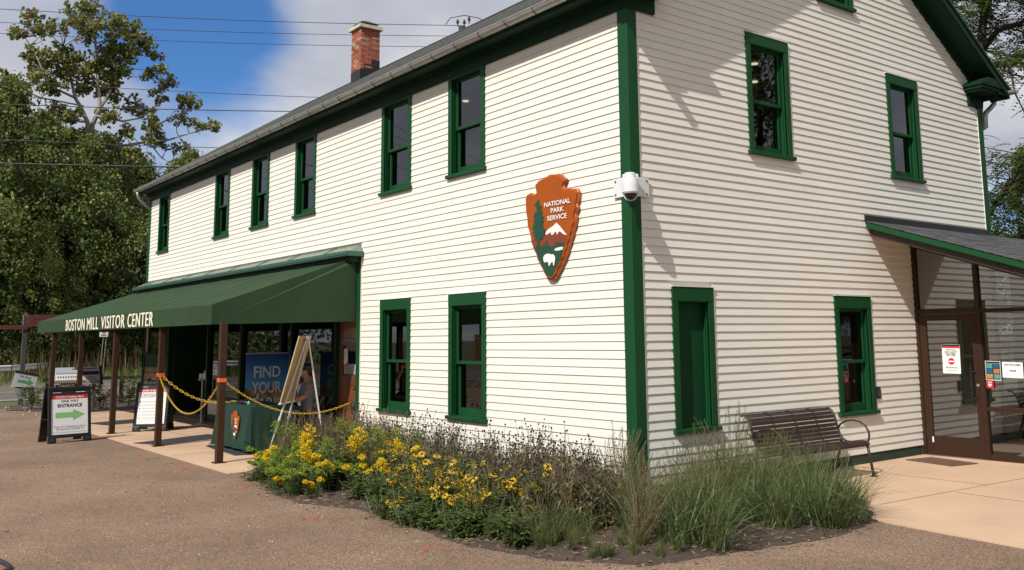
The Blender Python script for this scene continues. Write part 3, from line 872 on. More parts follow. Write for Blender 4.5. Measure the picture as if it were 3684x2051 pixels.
def sheet(name, poly, z, mat, thick=.0):
    b = B(); p = [(x, y, z) for x, y in poly]
    if thick: b.prism([(x, y, z-thick) for x, y in poly], (0, 0, thick))
    else: b.add(p, [tuple(range(len(p)))])
    o = b.build(name, mat); tag(o, kind='structure'); return o
GRASSG = nmat('grass_ground', (.060, .075, .022), .95, var=.5, vscale=1.5, bump=.5, col2=(.10, .085, .035))
sheet('ground', [(-700, -700), (700, -700), (700, 700), (-700, 700)], -.06, GRASSG)
sheet('gravel_path', [(-23.6, -9.5), (-12, -26), (30, -26), (30, 6), (26, 9), (4.4, 12.5), (-.5, 9.3), (-19.3, 9.0), (-23.6, 3.6), (-22.9, -2.6)], -.012, GRAVEL)
CONC = nmat('tan_concrete', (.575, .395, .265), .85, var=.14, vscale=.9, bump=.2, bscale=90, col2=(.49, .335, .225))
sl = sheet('front_slab', [(-17.0, -2.60), (-5.34, -2.63), (-5.34, .9), (-19.3, .9), (-19.3, -1.5), (-18.3, -2.6)], .0, CONC, .1)
pt = sheet('entrance_patio', [(0.0, 1.7), (1.6, 1.9), (2.02, 1.08), (2.42, .90), (3.82, .765), (9.5, .25), (9.5, 9.3), (0.0, 9.3)], .0, CONC, .1)
JO = nmat('concrete_joint', (.11, .08, .055), .95)
def joint(p, q, par):
    B().bar((p[0], p[1], .0012), (q[0], q[1], .0012), .010, .002).build('joint', JO, par)
for x in (-8.0, -11.0, -14.0, -17.0): joint((x, -2.6), (x, .9), sl)
joint((-5.34, -1.35), (-19.3, -1.35), sl)
joint((1.9, 1.7), (2.35, 9.2), pt); joint((0.0, 3.75), (2.04, 3.75), pt); joint((2.05, 3.0), (9.5, 2.4), pt)
ROADM = nmat('asphalt', (.125, .105, .092), .9, var=.2, vscale=1.2, bump=.3, bscale=80)
sheet('road', [(-27.0, -60), (-41.0, -60), (-40.2, 6), (-43, 22), (-52, 60), (-36, 60), (-29.5, 22), (-27.6, 6)], -.045, ROADM)
LINEW = nmat('white_road_paint', (.62, .62, .58), .8); LINEY = nmat('yellow_road_paint', (.66, .42, .10), .8)
wl_ = sheet('road_edge_line', [(-27.75, -60), (-27.6, -60), (-28.1, 6), (-28.25, 6)], -.040, LINEW)
wl_ = sheet('road_centre_line', [(-33.8, -60), (-33.6, -60), (-34.0, 6), (-34.2, 6)], -.040, LINEY)
# planting bed soil
SOIL = nmat('mulch_soil', (.075, .052, .038), .98, var=.5, vscale=10, bump=1.0, bscale=30, col2=(.045, .030, .022))
edge = [(-5.34, -.0), (-5.34, -2.05), (-4.9, -2.45), (-3.43, -2.86), (-2.38, -2.84), (-1.64, -2.54), (-.6, -2.64), (.64, -2.66), (1.53, -2.44), (2.19, -1.98), (2.35, -.92), (2.52, -.02), (2.33, 1.05), (1.62, 1.92), (.02, 1.72), (.02, .0)]
def inpoly(x, y, P):
    r = False; j = len(P)-1
    for i in range(len(P)):
        if (P[i][1] > y) != (P[j][1] > y) and x < (P[j][0]-P[i][0])*(y-P[i][1])/(P[j][1]-P[i][1])+P[i][0]: r = not r
        j = i
    return r
def edist(x, y, P):
    d = 9
    for i in range(len(P)):
        a, c = Vector(P[i]), Vector(P[(i+1) % len(P)]); ab = c-a; t = max(0, min(1, (Vector((x, y))-a).dot(ab)/ab.length_squared))
        d = min(d, (a+ab*t-Vector((x, y))).length)
    return d
from mathutils import noise as MN
sb_ = B(); G_ = .06; xs = np.arange(-5.4, 2.6, G_); ys = np.arange(-2.95, 2.0, G_); idx = {}
def bedz(x, y):
    if not inpoly(x, y, edge): return -.02
    d = edist(x, y, edge); h = .045*min(1, d/.35)
    return -.008+h+.02*MN.noise(Vector((x*5, y*5, 0)))*min(1, d/.1)+.008*MN.noise(Vector((x*19, y*19, 3)))
for i, x in enumerate(xs):
    for j, y in enumerate(ys):
        if (y > .02 and x < -.02): continue
        x_, y_ = x+.015*MN.noise(Vector((x*9, y*9, 1))), y+.015*MN.noise(Vector((x*9, y*9, 7)))
        idx[i, j] = len(sb_.v); sb_.v.append((x_, y_, bedz(x, y)))
for (i, j), a in idx.items():
    if (i+1, j) in idx and (i, j+1) in idx and (i+1, j+1) in idx:
        q = (a, idx[i+1, j], idx[i+1, j+1], idx[i, j+1])
        if max(sb_.v[k][2] for k in q) > -.012: sb_.f.append(q); sb_.m.append(0)
tag(sb_.build('planting_bed', SOIL, smooth=True), kind='structure')
# second, mulched bed beside the road end
b2 = B(); b2.add([(-19.3, -1.2, .006), (-22.0, -2.75, .0), (-24.2, -2.3, .0), (-25.2, .5, .01), (-24, 4, .01), (-19.3, 4, .01)], [(0, 1, 2, 3, 4, 5)])
tag(b2.build('mulched_verge', SOIL), kind='structure')
# mulch chips, straw and small clods on the bed
CHIP = nmat('mulch_chip', (.17, .115, .072), .95, island=.6)
random.seed(51); cb_ = B()
for _ in range(8000):
    x, y = random.uniform(-5.3, 2.6), random.uniform(-3.0, 1.9)
    ed_ = edist(x, y, edge)
    if not inpoly(x, y, edge):
        if ed_ > .16 or random.random() < .5 or (y > .0 and x < 0): continue
        z_ = -.010
    else: z_ = bedz(x, y)+.004
    a = random.uniform(0, 6.3); l_ = random.uniform(.008, .045); w_ = random.uniform(.002, .009)
    d_ = Vector((math.cos(a), math.sin(a), random.uniform(-.3, .3)))*l_; e_v = Vector((-math.sin(a), math.cos(a), random.uniform(-.4, .4)))*w_
    c_v = Vector((x, y, z_)); cb_.add([c_v-d_-e_v, c_v+d_-e_v, c_v+d_+e_v, c_v-d_+e_v, c_v+Vector((0, 0, w_*1.2))], [(0, 1, 4), (1, 2, 4), (2, 3, 4), (3, 0, 4)])
tag(cb_.build('mulch_chips', CHIP), kind='stuff')
# loose stones
PEB = nmat('pale_pebble', (.50, .44, .36), .9, objvar=.3)
random.seed(31); pb = B()
for _ in range(260):
    x, y = random.uniform(-6, 5), random.uniform(-6.2, -1.6)
    if inpoly(x, y, edge) and random.random() < .4: continue
    r = random.uniform(.004, .013); pb.ball((x, y, -.012+r*.4), (r, r*.8, r*.5), 5, 3)
for _ in range(34):
    x, y = random.uniform(-24.3, -19.6), random.uniform(-2.7, -1.2)
    r = random.uniform(.02, .05); pb.ball((x, y, .0), (r, r*.8, r*.6), 5, 3)
for _ in range(60):
    x, y = random.uniform(-.2, .8), random.uniform(-.9, .5); r = random.uniform(.01, .03); pb.ball((x, y, bedz(x, y)), (r, r*.8, r*.6), 5, 3)
tag(pb.build('loose_pebbles', PEB), kind='stuff')
# fallen leaves on the gravel
fl_ = B(); random.seed(44)
for _ in range(46):
    x, y = random.uniform(-9, 5), random.uniform(-5.8, -2.7); a = random.uniform(0, 6.3); r = random.uniform(.018, .035)
    c = Vector((x, y, -.004)); d = Vector((math.cos(a), math.sin(a), 0))*r; e = Vector((-d.y, d.x, 0))*.5
    fl_.add([c-d, c+e+Vector((0, 0, .01)), c+d, c-e+Vector((0, 0, .008))], [(0, 3, 2, 1)])
tag(fl_.build('fallen_leaves', nmat('dry_leaf', (.30, .20, .07), .8, island=.4)), kind='stuff')
# spray paint marks: speckled so that the gravel shows through
def spraymat():
    m = bpy.data.materials.new('orange_spray_paint'); m.use_nodes = True
    N, L = m.node_tree.nodes, m.node_tree.links; bs = N['Principled BSDF']; bs.inputs['Base Color'].default_value = (.66, .115, .05, 1); bs.inputs['Roughness'].default_value = .8
    t = N.new('ShaderNodeTexCoord'); n = N.new('ShaderNodeTexNoise'); n.inputs['Scale'].default_value = 42; n.inputs['Detail'].default_value = 7; n.inputs['Roughness'].default_value = .75
    L.new(t.outputs['Object'], n.inputs['Vector'])
    at = N.new('ShaderNodeAttribute'); at.attribute_name = 'cover'
    ad = N.new('ShaderNodeMath'); ad.operation = 'MULTIPLY_ADD'; L.new(n.outputs['Fac'], ad.inputs[0]); ad.inputs[1].default_value = 2.2; L.new(at.outputs['Fac'], ad.inputs[2])
    r = N.new('ShaderNodeMapRange'); r.inputs[1].default_value = 1.40; r.inputs[2].default_value = 2.0; L.new(ad.outputs[0], r.inputs[0])
    tr = N.new('ShaderNodeBsdfTransparent'); mx_ = N.new('ShaderNodeMixShader'); L.new(r.outputs[0], mx_.inputs[0]); L.new(tr.outputs[0], mx_.inputs[1]); L.new(bs.outputs[0], mx_.inputs[2])
    L.new(mx_.outputs[0], N['Material Output'].inputs[0]); return m
SPRAY = spraymat()
def stroke(b, att, p, q, w, s):
    p, q = Vector((*p, 0)), Vector((*q, 0)); d = (q-p); nrm = Vector((-d.y, d.x, 0)).normalized(); K = 8
    base = len(b.v)
    for i in range(K+1):
        t = i/K; c = p+d*t; e = math.sin(math.pi*min(1, max(0, t)))**.4
        for k, sgn in ((0, -1), (1, -.3), (2, .3), (3, 1)):
            b.v.append((c.x+nrm.x*sgn*w, c.y+nrm.y*sgn*w, .0)); att.append(s*e if k in (1, 2) else s*.35*e)
    for i in range(K):
        for k in range(3):
            a = base+i*4+k; b.f.append((a, a+1, a+5, a+4)); b.m.append(0)
def mark(loc, strokes, label):
    b = B(); att = []
    for st in strokes: stroke(b, att, *st)
    me = b.mesh('paint_mark', SPRAY); at = me.attributes.new('cover', 'FLOAT', 'POINT'); at.data.foreach_set('value', [v*1.0 for v in att])
    o = obj('paint_mark', me); o.location = (loc[0], loc[1], -.006); return tag(o, label, 'paint mark', 'orange survey marks sprayed on the gravel')
mark((-1.55, -3.10), [((-.19, .12), (.19, -.14), .035, .52), ((-.28, -.22), (.0, -.02), .03, .45), ((.04, .06), (.30, .24), .03, .50)], 'orange spray cross on the gravel in front of the bare soil gap of the bed')
mark((.46, -3.01), [((-.15, .15), (.15, -.15), .032, .52), ((-.18, -.16), (-.02, -.04), .03, .42), ((.0, .03), (.22, .22), .03, .50)], 'orange spray cross on the gravel nearest the camera')
mark((-4.0, -2.95), [((-.24, .18), (.22, -.14), .045, .50), ((-.42, -.12), (-.05, .0), .03, .45), ((.0, .04), (.24, .26), .03, .48)], 'orange spray cross on the gravel by the near corner of the concrete slab')
mark((-6.3, -2.93), [((-.26, .16), (.2, -.1), .07, .52), ((-.5, -.1), (.5, .22), .06, .42)], 'faint orange spray mark beside the awning posts')
mark((-8.6, -2.90), [((-.3, .1), (.3, -.05), .11, .45)], 'faintest orange smudge on the gravel farthest along the slab edge')
# mats
MATM = nmat('dark_mat', (.035, .037, .045), .95, var=.3, vscale=25, bump=.4)
def mat_(c, sx, sy, rz, label, m=MATM, grp=None):
    o = bevel(B().box(-sx/2, sx/2, -sy/2, sy/2, 0, .010).build('floor_mat', m), .003, 1); o.location = (c[0], c[1], .001); o.rotation_euler = (0, 0, rz)
    return tag(o, label, 'mat', grp)
gm = 'grey mats spaced along the slab under the awning'
mat_((-10.35, -1.62), .75, 1.65, rad(22), 'dark grey floor mat on the slab behind the second awning post', grp=gm)
mat_((-15.3, -1.5), .85, 1.1, rad(14), 'dark grey floor mat on the slab left of the white rules board', grp=gm)
mat_((-8.1, -1.50), 1.75, .55, rad(-4), 'dark grey floor mat under the front of the green cloth table', grp=gm)
mat_((.62, 5.27), .80, .52, rad(-12), 'worn brown door mat in front of the glass entrance door', nmat('coir_mat', (.15, .085, .045), .98, var=.4, vscale=18, bump=.8))

# ------------------------------------------------------------------ awning
aw = thing('awning', 'long green canvas awning lettered in cream and carried on brown posts', 'awning', (-13.2, -2.42, 0))
AX, AY = -13.2, -2.42
def A(p): return (p[0]-AX, p[1]-AY, p[2])
xl, xr = -20.05, -6.77
# canvas with slight sag between rafters
def canvas_panel(name, P00, P10, P11, P01, nu, nv, sag):
    b = B(); P00, P10, P11, P01 = map(Vector, (P00, P10, P11, P01))
    nrm = (P10-P00).cross(P01-P00).normalized()
    for j in range(nv+1):
        for i in range(nu+1):
            u, v = i/nu, j/nv
            p = (P00*(1-u)+P10*u)*(1-v)+(P01*(1-u)+P11*u)*v
            s = sag*(abs(math.sin(math.pi*u*(nu/6)))**1.0)*math.sin(math.pi*v)
            p = p-nrm*s; b.v.append(A(p))
    for j in range(nv):
        for i in range(nu):
            a = j*(nu+1)+i; b.f.append((a, a+1, a+nu+2, a+nu+1)); b.m.append(0)
    o = b.build(name, CANVAS, aw, smooth=(sag > 0))
    s = o.modifiers.new('thickness', 'SOLIDIFY'); s.thickness = .004; s.offset = -1
    return o
canvas_panel('canopy', (xl, -2.45, 2.37), (xr, -2.45, 2.355), (-6.80, -.06, 3.175), (xl+.3, -.06, 3.175), 66, 12, .026)
for k_ in range(1, 11):
    xs0 = xl+(xr-xl)*k_/11; xs1 = xl+.3+(xr-xl-.33)*k_/11
    B().bar(A((xs0, -2.45, 2.364)), A((xs1, -.07, 3.174)), .008, .002).build('seam', CANVAS, aw)
canvas_panel('valance', (xl, -2.455, 2.078), (xr, -2.455, 2.055), (xr, -2.45, 2.355), (xl, -2.45, 2.37), 66, 2, .0)
b = B(); b.prism([A((xr+.003, -2.453, 2.055)), A((-6.69, -.06, 2.10)), A((-6.68, -.06, 3.12)), A((-6.74, -.07, 3.18)), A((-6.795, -.12, 3.16)), A((xr+.003, -2.453, 2.357))], (-.004, 0, 0))
b.build('side_panel', CANVAS, aw)
b = B(); b.prism([A((xl, -2.45, 2.075)), A((xl+.3, -.06, 2.10)), A((xl+.3, -.06, 3.17)), A((xl, -2.45, 2.37))], (-.004, 0, 0)); b.build('side_panel', CANVAS, aw)
for s, x0_, x1_ in (('BOSTON', -16.68, -14.86), ('MILL', -14.63, -13.66), ('VISITOR', -13.42, -11.63), ('CENTER', -11.42, -9.78)):
    t = text(aw, 'lettering', s, A((x0_, -2.461, 2.085)), (1, 0, -.0014), (0, 0, 1), .335, CREAM, sx=1, bold=0.0, spacing=1.12, lift=.003)
    t2 = t.copy(); t2.data = t.data
    xs_ = [v.co.x for v in t.data.vertices]; w_ = max(xs_)-min(xs_); k_ = (x1_-x0_)/w_; m0 = min(xs_); zz_ = [v.co.z for v in t.data.vertices]; h0, h1 = min(zz_), max(zz_)
    for v in t.data.vertices:
        v.co.x = (x0_-AX)+(v.co.x-m0)*k_; v.co.z = 2.083+(v.co.z-h0)/(h1-h0)*.258
    bpy.data.objects.remove(t2)
    bmt = bmesh.new(); bmt.from_mesh(t.data); src_ = list(bmt.verts)
    for dx_, dz_ in ((.010, 0), (.020, 0), (.030, 0)):
        r_ = bmesh.ops.duplicate(bmt, geom=list(bmt.faces)[:len(t.data.polygons)])
        for e_v in r_['geom']:
            if isinstance(e_v, bmesh.types.BMVert): e_v.co.x += dx_; e_v.co.y -= dx_*.02
    bmt.to_mesh(t.data); bmt.free(); t.data.update()
for x in (-6.56, -9.60, -12.65, -15.6, -18.5):
    p = B(); p.box(x-AX-.05, x-AX+.05, .035, .135, .008, 2.07)
    po = p.build('post', WOODPOST, aw); bevel(po, .004, 1)
    q = B(); q.box(x-AX-.085, x-AX+.085, .0, .17, .0, .009)
    for sx in (-1, 1):
        for sy in (0, 1): q.cyl((x-AX+sx*.068, .015+.14*sy, .009), (x-AX+sx*.068, .015+.14*sy, .022), .008, n=6)
    q.build('base_plate', WOODPOST, po)
    B().bar((x-AX-.55*(x > -7), .05, 2.22), (x-AX-.55*(x > -7), 2.30, 3.00), .03, .03).build('rafter', GALVD, aw)
B().box(xl-AX+.02, xr-AX-.02, .01, .04, 2.06, 2.09).build('front_bar', GALVD, aw)
for x, z in ((-6.56, 1.215), (-9.60, 1.225)):
    t_ = B().box(-.054, .054, -.004, .104, -.03, .03); t_.bar((-.02, -.005, 0), (.03, -.006, .0), .02, .012)
    o = t_.build('orange_tape', ORANGE); o.location = (x, -2.385, z)
    tag(o, 'orange tape wrapped round the %s awning post' % ('nearest' if x > -7 else 'second nearest'), 'tape')
# chains
def chain(name, pts, label, sag, n, lw=.014, r=.0033):
    p0, p1 = Vector(pts[0]), Vector(pts[1]); b = B(); prev = None
    def cat(t): return p0*(1-t)+p1*t+Vector((0, 0, -sag*4*t*(1-t)))
    for i in range(n):
        t = (i+.5)/n; c = cat(t); d = (cat(t+.01)-cat(t-.01)).normalized(); L_ = (cat((i+1)/n)-cat(i/n)).length
        s = d.cross(Vector((0, 0, 1))).normalized(); u_ = s.cross(d).normalized()
        w = (s+u_*.35).normalized() if i % 2 else (u_-s*.35).normalized()
        pth = []
        for k in range(9):
            a = 2*math.pi*k/8; pth.append(c+d*math.cos(a)*L_*.72+w*math.sin(a)*lw)
        b.tube(pth, r, 5, False)
    o = b.build(name, CHAINY, smooth=True); return tag(o, label, 'chain', 'yellow plastic chains strung between the posts')
chain('plastic_chain', ((-9.54, -2.37, 1.20), (-6.62, -2.37, 1.13)), 'sagging yellow plastic chain between the two nearest awning posts', .52, 66)
chain('plastic_chain', ((-6.52, -2.30, 1.19), (-6.14, -.42, .80)), 'yellow plastic chain from the nearest awning post to the black post by the wooden door', .30, 46)
chain('plastic_chain', ((-9.54, -2.30, 1.18), (-8.72, -1.30, .76)), 'thin yellow chain running back from the second post to the table', .18, 26, .018, .0045)
bp_ = B(); bp_.lathe([(.06, 0), (.06, .04), (.035, .06), (.028, .10), (.028, .62), (.042, .64), (.042, .66), (.030, .68), (.038, .72), (.034, .76), (.012, .80), (.014, .83), (.0, .85)], 14)
o = bp_.build('stanchion_post', BLACK, smooth=True); o.location = (-6.12, -.36, 0); tag(o, 'short black post with a pointed finial beside the green entrance jamb', 'post')

# ------------------------------------------------------------------ arrowhead sign
OUT = [(-1.896, 3.595), (-1.873, 3.627), (-1.834, 3.646), (-1.793, 3.645), (-1.747, 3.621), (-1.698, 3.615), (-1.662, 3.635), (-1.674, 3.692), (-1.693, 3.751), (-1.632, 3.773), (-1.521, 3.804), (-1.411, 3.82), (-1.303, 3.824), (-1.218, 3.804), (-1.145, 3.768), (-1.1, 3.721), (-1.137, 3.689), (-1.154, 3.651), (-1.128, 3.618), (-1.066, 3.599), (-0.994, 3.6), (-0.902, 3.58), (-0.861, 3.545), (-0.883, 3.456), (-0.901, 3.405), (-0.898, 3.352), (-0.932, 3.29), (-0.937, 3.238), (-0.931, 3.185), (-0.968, 3.136), (-0.978, 3.084), (-1.018, 3.029), (-1.025, 2.983), (-1.067, 2.934), (-1.077, 2.882), (-1.115, 2.833), (-1.133, 2.781), (-1.184, 2.732), (-1.206, 2.681), (-1.255, 2.638), (-1.287, 2.58), (-1.341, 2.537), (-1.394, 2.518), (-1.469, 2.538), (-1.533, 2.609), (-1.547, 2.65), (-1.596, 2.694), (-1.624, 2.744), (-1.661, 2.78), (-1.671, 2.836), (-1.719, 2.894), (-1.747, 2.951), (-1.78, 3.009), (-1.793, 3.08), (-1.819, 3.152), (-1.856, 3.225), (-1.862, 3.323), (-1.888, 3.41), (-1.891, 3.495)]
GRN = [(-1.718, 2.935), (-1.669, 2.945), (-1.45, 2.94), (-1.28, 2.913), (-1.195, 2.945), (-1.112, 2.938), (-1.135, 2.848), (-1.168, 2.771), (-1.232, 2.696), (-1.297, 2.621), (-1.351, 2.558), (-1.394, 2.543), (-1.458, 2.564), (-1.517, 2.635), (-1.574, 2.72), (-1.628, 2.791), (-1.67, 2.877)]
TREES = [(-1.57, 2.923), (-1.554, 2.956), (-1.537, 2.934), (-1.515, 2.973), (-1.498, 2.937), (-1.471, 3.003), (-1.449, 3.019), (-1.429, 2.952), (-1.403, 2.916), (-1.312, 2.905), (-1.279, 2.979), (-1.258, 2.937), (-1.237, 2.976), (-1.212, 2.947), (-1.184, 2.968), (-1.154, 2.942), (-1.116, 2.954), (-1.113, 2.899), (-1.197, 2.872), (-1.538, 2.9)]
BRN = [(-1.768, 3.036), (-1.469, 3.064), (-1.383, 3.083), (-1.361, 3.108), (-1.318, 3.11), (-1.277, 3.073), (-1.213, 3.094), (-1.13, 3.052), (-1.049, 3.032), (-1.082, 2.936), (-1.118, 2.899), (-1.714, 2.935), (-1.751, 2.993)]
SNOW = [(-1.469, 3.071), (-1.464, 3.118), (-1.414, 3.147), (-1.349, 3.167), (-1.306, 3.183), (-1.252, 3.211), (-1.19, 3.165), (-1.109, 3.09), (-1.053, 3.036), (-1.11, 3.051), (-1.161, 3.082), (-1.192, 3.098), (-1.217, 3.087), (-1.245, 3.057), (-1.255, 3.091), (-1.28, 3.1), (-1.319, 3.07), (-1.362, 3.067), (-1.357, 3.101), (-1.4, 3.091), (-1.447, 3.082)]
LAKE = [(-1.306, 2.877), (-1.259, 2.895), (-1.196, 2.9), (-1.13, 2.9), (-1.135, 2.867), (-1.208, 2.86), (-1.271, 2.861)]
TREE = [(-1.658, 2.937), (-1.646, 3.025), (-1.717, 3.045), (-1.667, 3.061), (-1.734, 3.095), (-1.678, 3.097), (-1.755, 3.139), (-1.699, 3.14), (-1.759, 3.201), (-1.705, 3.196), (-1.749, 3.235), (-1.686, 3.238), (-1.726, 3.281), (-1.686, 3.284), (-1.729, 3.351), (-1.684, 3.36), (-1.711, 3.391), (-1.65, 3.391), (-1.65, 3.425), (-1.665, 3.455), (-1.693, 3.486), (-1.648, 3.522), (-1.614, 3.549), (-1.597, 3.523), (-1.589, 3.474), (-1.545, 3.455), (-1.561, 3.415), (-1.529, 3.391), (-1.541, 3.344), (-1.504, 3.313), (-1.535, 3.282), (-1.498, 3.257), (-1.543, 3.221), (-1.51, 3.204), (-1.533, 3.179), (-1.468, 3.145), (-1.501, 3.108), (-1.48, 3.078), (-1.568, 3.046), (-1.514, 3.034), (-1.602, 3.021), (-1.599, 2.925)]
BISON = [(-1.523, 2.79), (-1.507, 2.816), (-1.47, 2.834), (-1.42, 2.838), (-1.367, 2.823), (-1.324, 2.823), (-1.293, 2.8), (-1.283, 2.766), (-1.293, 2.727), (-1.306, 2.681), (-1.327, 2.683), (-1.326, 2.723), (-1.369, 2.719), (-1.395, 2.683), (-1.417, 2.685), (-1.416, 2.722), (-1.454, 2.738), (-1.487, 2.727), (-1.515, 2.749)]
OCHRE = nmat('orange_brown_enamel', (.36, .080, .009), .5, var=.08, spec=.2)
OCHREE = nmat('orange_brown_edge', (.42, .095, .018), .35)
AGRN = nmat('deep_green_enamel', (.010, .062, .032), .4); ABRN = nmat('red_brown_enamel', (.21, .042, .014), .4)
AWHT = nmat('white_enamel', (.80, .80, .78), .4)
ax0, az0 = -1.39, 3.15
ah = thing('arrowhead_sign', 'large orange and green arrowhead emblem sign mounted high on the front wall', 'sign', (ax0, -.02, az0))
def flat(name, pts, mat, y0, y1, par, cx=ax0, cz=az0, sc=1.0):
    b = B(); b.prism([((x-cx)*sc, y0, (z-cz)*sc) for x, z in pts], (0, y1-y0, 0)); 
    n = len(pts)
    return b.build(name, mat, par)
plate = flat('plate', OUT, OCHRE, -.072, 0, ah); bevel(plate, .010, 3)
# chipped rim: a slightly larger, lower back plate with facets
OUT2 = []
random.seed(2)
for i, (x, z) in enumerate(OUT):
    d = Vector((x-ax0, z-az0)); k_ = 1.0+(.030 if i % 2 else .012)/max(d.length, .2); OUT2.append((ax0+d.x*k_, az0+d.y*k_))
bevel(flat('chipped_rim', OUT2, OCHREE, -.050, -.004, ah), .006, 1)
yy_ = -.0735
for nm_, P_, mt_, k_ in (('brown_foothills', BRN, ABRN, 0), ('green_meadow', GRN, AGRN, 1), ('tree_line', TREES, AGRN, 2), ('snowy_mountain', SNOW, AWHT, 3), ('lake', LAKE, AWHT, 4), ('sequoia_tree', TREE, AGRN, 5), ('bison', BISON, AWHT, 6)):
    flat(nm_, P_, mt_, yy_-.0015-.0012*k_, yy_-.0012*k_+.001, ah)
for s, x, z, w_, h_ in (('NATIONAL', -1.232, 3.432, .515, .062), ('PARK', -1.232, 3.345, .255, .062), ('SERVICE', -1.236, 3.252, .385, .062)):
    t = text(ah, 'lettering', s, (x-ax0, -.080, z-az0), (1, 0, 0), (0, 0, 1), .085, AWHT, 'CENTER', bold=.016, lift=.004)
    X_ = [v.co.x for v in t.data.vertices]; mid_ = (max(X_)+min(X_))/2; k_ = w_/(max(X_)-min(X_))
    for v in t.data.vertices: v.co.x = mid_+(v.co.x-mid_)*k_

# ------------------------------------------------------------------ security camera on the corner
SCS = 1.2
sc_ = thing('security_camera', 'white dome security camera on a corner bracket high on the green corner board', 'camera', (.03, -.03, 3.42))
b = B(); b.box(-.235, .02, -.012, 0, -.02, .17); b.box(.0, .012, -.0, .235, -.02, .17); bevel(b.build('wall_bracket', WHITEP, sc_), .003, 1)
b = B()
for p in ((-.20, -.014, .14), (-.20, -.014, .01)): b.cyl(p, (p[0], p[1]-.006, p[2]), .009, n=8)
for p in ((.014, .20, .14), (.014, .20, .01)): b.cyl(p, (p[0]+.006, p[1], p[2]), .009, n=8)
b.build('bolt', GALVD, sc_)
b = B(); dirv = Vector((.707, -.707, 0)); sv = Vector((.707, .707, 0))
b.obox(dirv*.06+Vector((0, 0, .085)), dirv*.06, sv*.075, (0, 0, .085)); b.obox(dirv*.15+Vector((0, 0, .145)), dirv*.05, sv*.045, (0, 0, .02))
bevel(b.build('mount_arm', WHITEP, sc_), .006, 2)
c_ = dirv*.215
B().lathe([(.045, .165), (.055, .16), (.055, .13), (.062, .128), (.062, .11), (.072, .105), (.078, .06), (.080, -.02), (.070, -.035)][::-1], 20, c_).build('housing', WHITEP, sc_, smooth=False)
B().ball(c_+Vector((0, 0, -.040)), (.058, .058, .055), 16, 10).build('dome', nmat('smoked_dome', (.012, .010, .012), .08, coat=.5), sc_, smooth=True)
b = B(); b.tube([c_+sv*.066*math.cos(t)+Vector((0, 0, -.03-.068*math.sin(t))) for t in np.linspace(0, math.pi, 13)], .006, 6); b.build('dome_guard', WHITEP, sc_, smooth=True)

sc_.scale = (SCS, SCS, SCS)
# card reader on the gable wall
cr_ = thing('card_reader', 'small black card reader box on the siding right of the ground floor window', 'card reader', (.004, 4.765, .87))
bevel(B().box(.0, .028, -.055, .055, .0, .165).build('housing', BLACK, cr_), .005, 2); bevel(B().box(.028, .032, -.035, .035, .03, .14).build('faceplate', nmat('grey_plastic', (.05, .05, .055), .4), cr_), .003, 1)

# white drain pipe stub at the foot of the corner
dp_ = thing('drain_pipe', 'short white plastic drain pipe elbow at the foot of the green corner board', 'pipe', (.10, -.13, 0))
b = B(); b.tube([(0, 0, .0), (0, 0, .06), (.01, -.01, .07), (.05, -.04, .10)], .045, 12); b.build('elbow', WHITEP, dp_, smooth=True)
B().tube([(.045, -.036, .095), (.06, -.05, .112)], .055, 12).build('collar', WHITEP, dp_, smooth=True)
B().cyl((.14, .05, 0), (.14, .05, .17), .03, n=10).build('riser', WHITEP, dp_)

# garden hose end, lower left
o = B().tube([(-3.2, -6.5, .0), (-2.4, -6.22, .0), (-1.9, -6.0, .0), (-1.55, -5.955, .0), (-1.36, -5.93, .0), (-1.2, -5.92, .0), (-1.08, -5.95, .0), (-1.0, -6.05, .0), (-1.0, -6.3, .0)], .020, 10).build('black_hose', BLACK, smooth=True)
tag(o, 'end of a black hose lying on the gravel in the near left corner', 'hose')

# ------------------------------------------------------------------ bench
bn = thing('bench', 'brown slatted metal bench with looped arms against the gable wall', 'bench', (.42, 2.53, 0))
hw = .86
prof = [(.300, .395), (.270, .425), (.20, .430), (.12, .420), (.04, .408), (-.03, .410), (-.085, .440), (-.125, .49), (-.150, .55), (-.165, .61), (-.180, .67), (-.200, .73), (-.235, .79), (-.285, .825), (-.33, .815)]
def pt_at(t):
    i = min(int(t), len(prof)-2); f = t-i; a, c = Vector((prof[i][0], 0, prof[i][1])), Vector((prof[i+1][0], 0, prof[i+1][1])); return a+(c-a)*f
# arc length param
seg_ = [0]
for a, c in zip(prof[:-1], prof[1:]): seg_.append(seg_[-1]+math.hypot(c[0]-a[0], c[1]-a[1]))
def at_len(s):
    for i in range(len(prof)-1):
        if s <= seg_[i+1]+1e-9:
            f = (s-seg_[i])/(seg_[i+1]-seg_[i]); a, c = prof[i], prof[i+1]
            return Vector((a[0]+(c[0]-a[0])*f, 0, a[1]+(c[1]-a[1])*f)), Vector((c[0]-a[0], 0, c[1]-a[1])).normalized()
NS = 17; pit = seg_[-1]/NS
for i in range(NS):
    c, d = at_len(pit*(i+.5)); nn = Vector((-d.z, 0, d.x))
    if i == 0: pass
    b = B().obox(c, d*(pit*.5-.0045), (0, hw-.02, 0), nn*.004); o = b.build('slat', BENCHM, bn); bevel(o, .002, 1)
for y in (-.43, 0, .43):
    b = B()
    for a, c in zip(prof[:-1], prof[1:]):
        a, c = Vector((a[0], y, a[1])), Vector((c[0], y, c[1])); nn = Vector((-(c-a).z, 0, (c-a).x)).normalized()
        off = -nn*.010 if True else nn
        b.bar(a+off*-1*-1, c+off, .022, .008, up=nn)
    b.build('support_strap', BENCHM, bn)
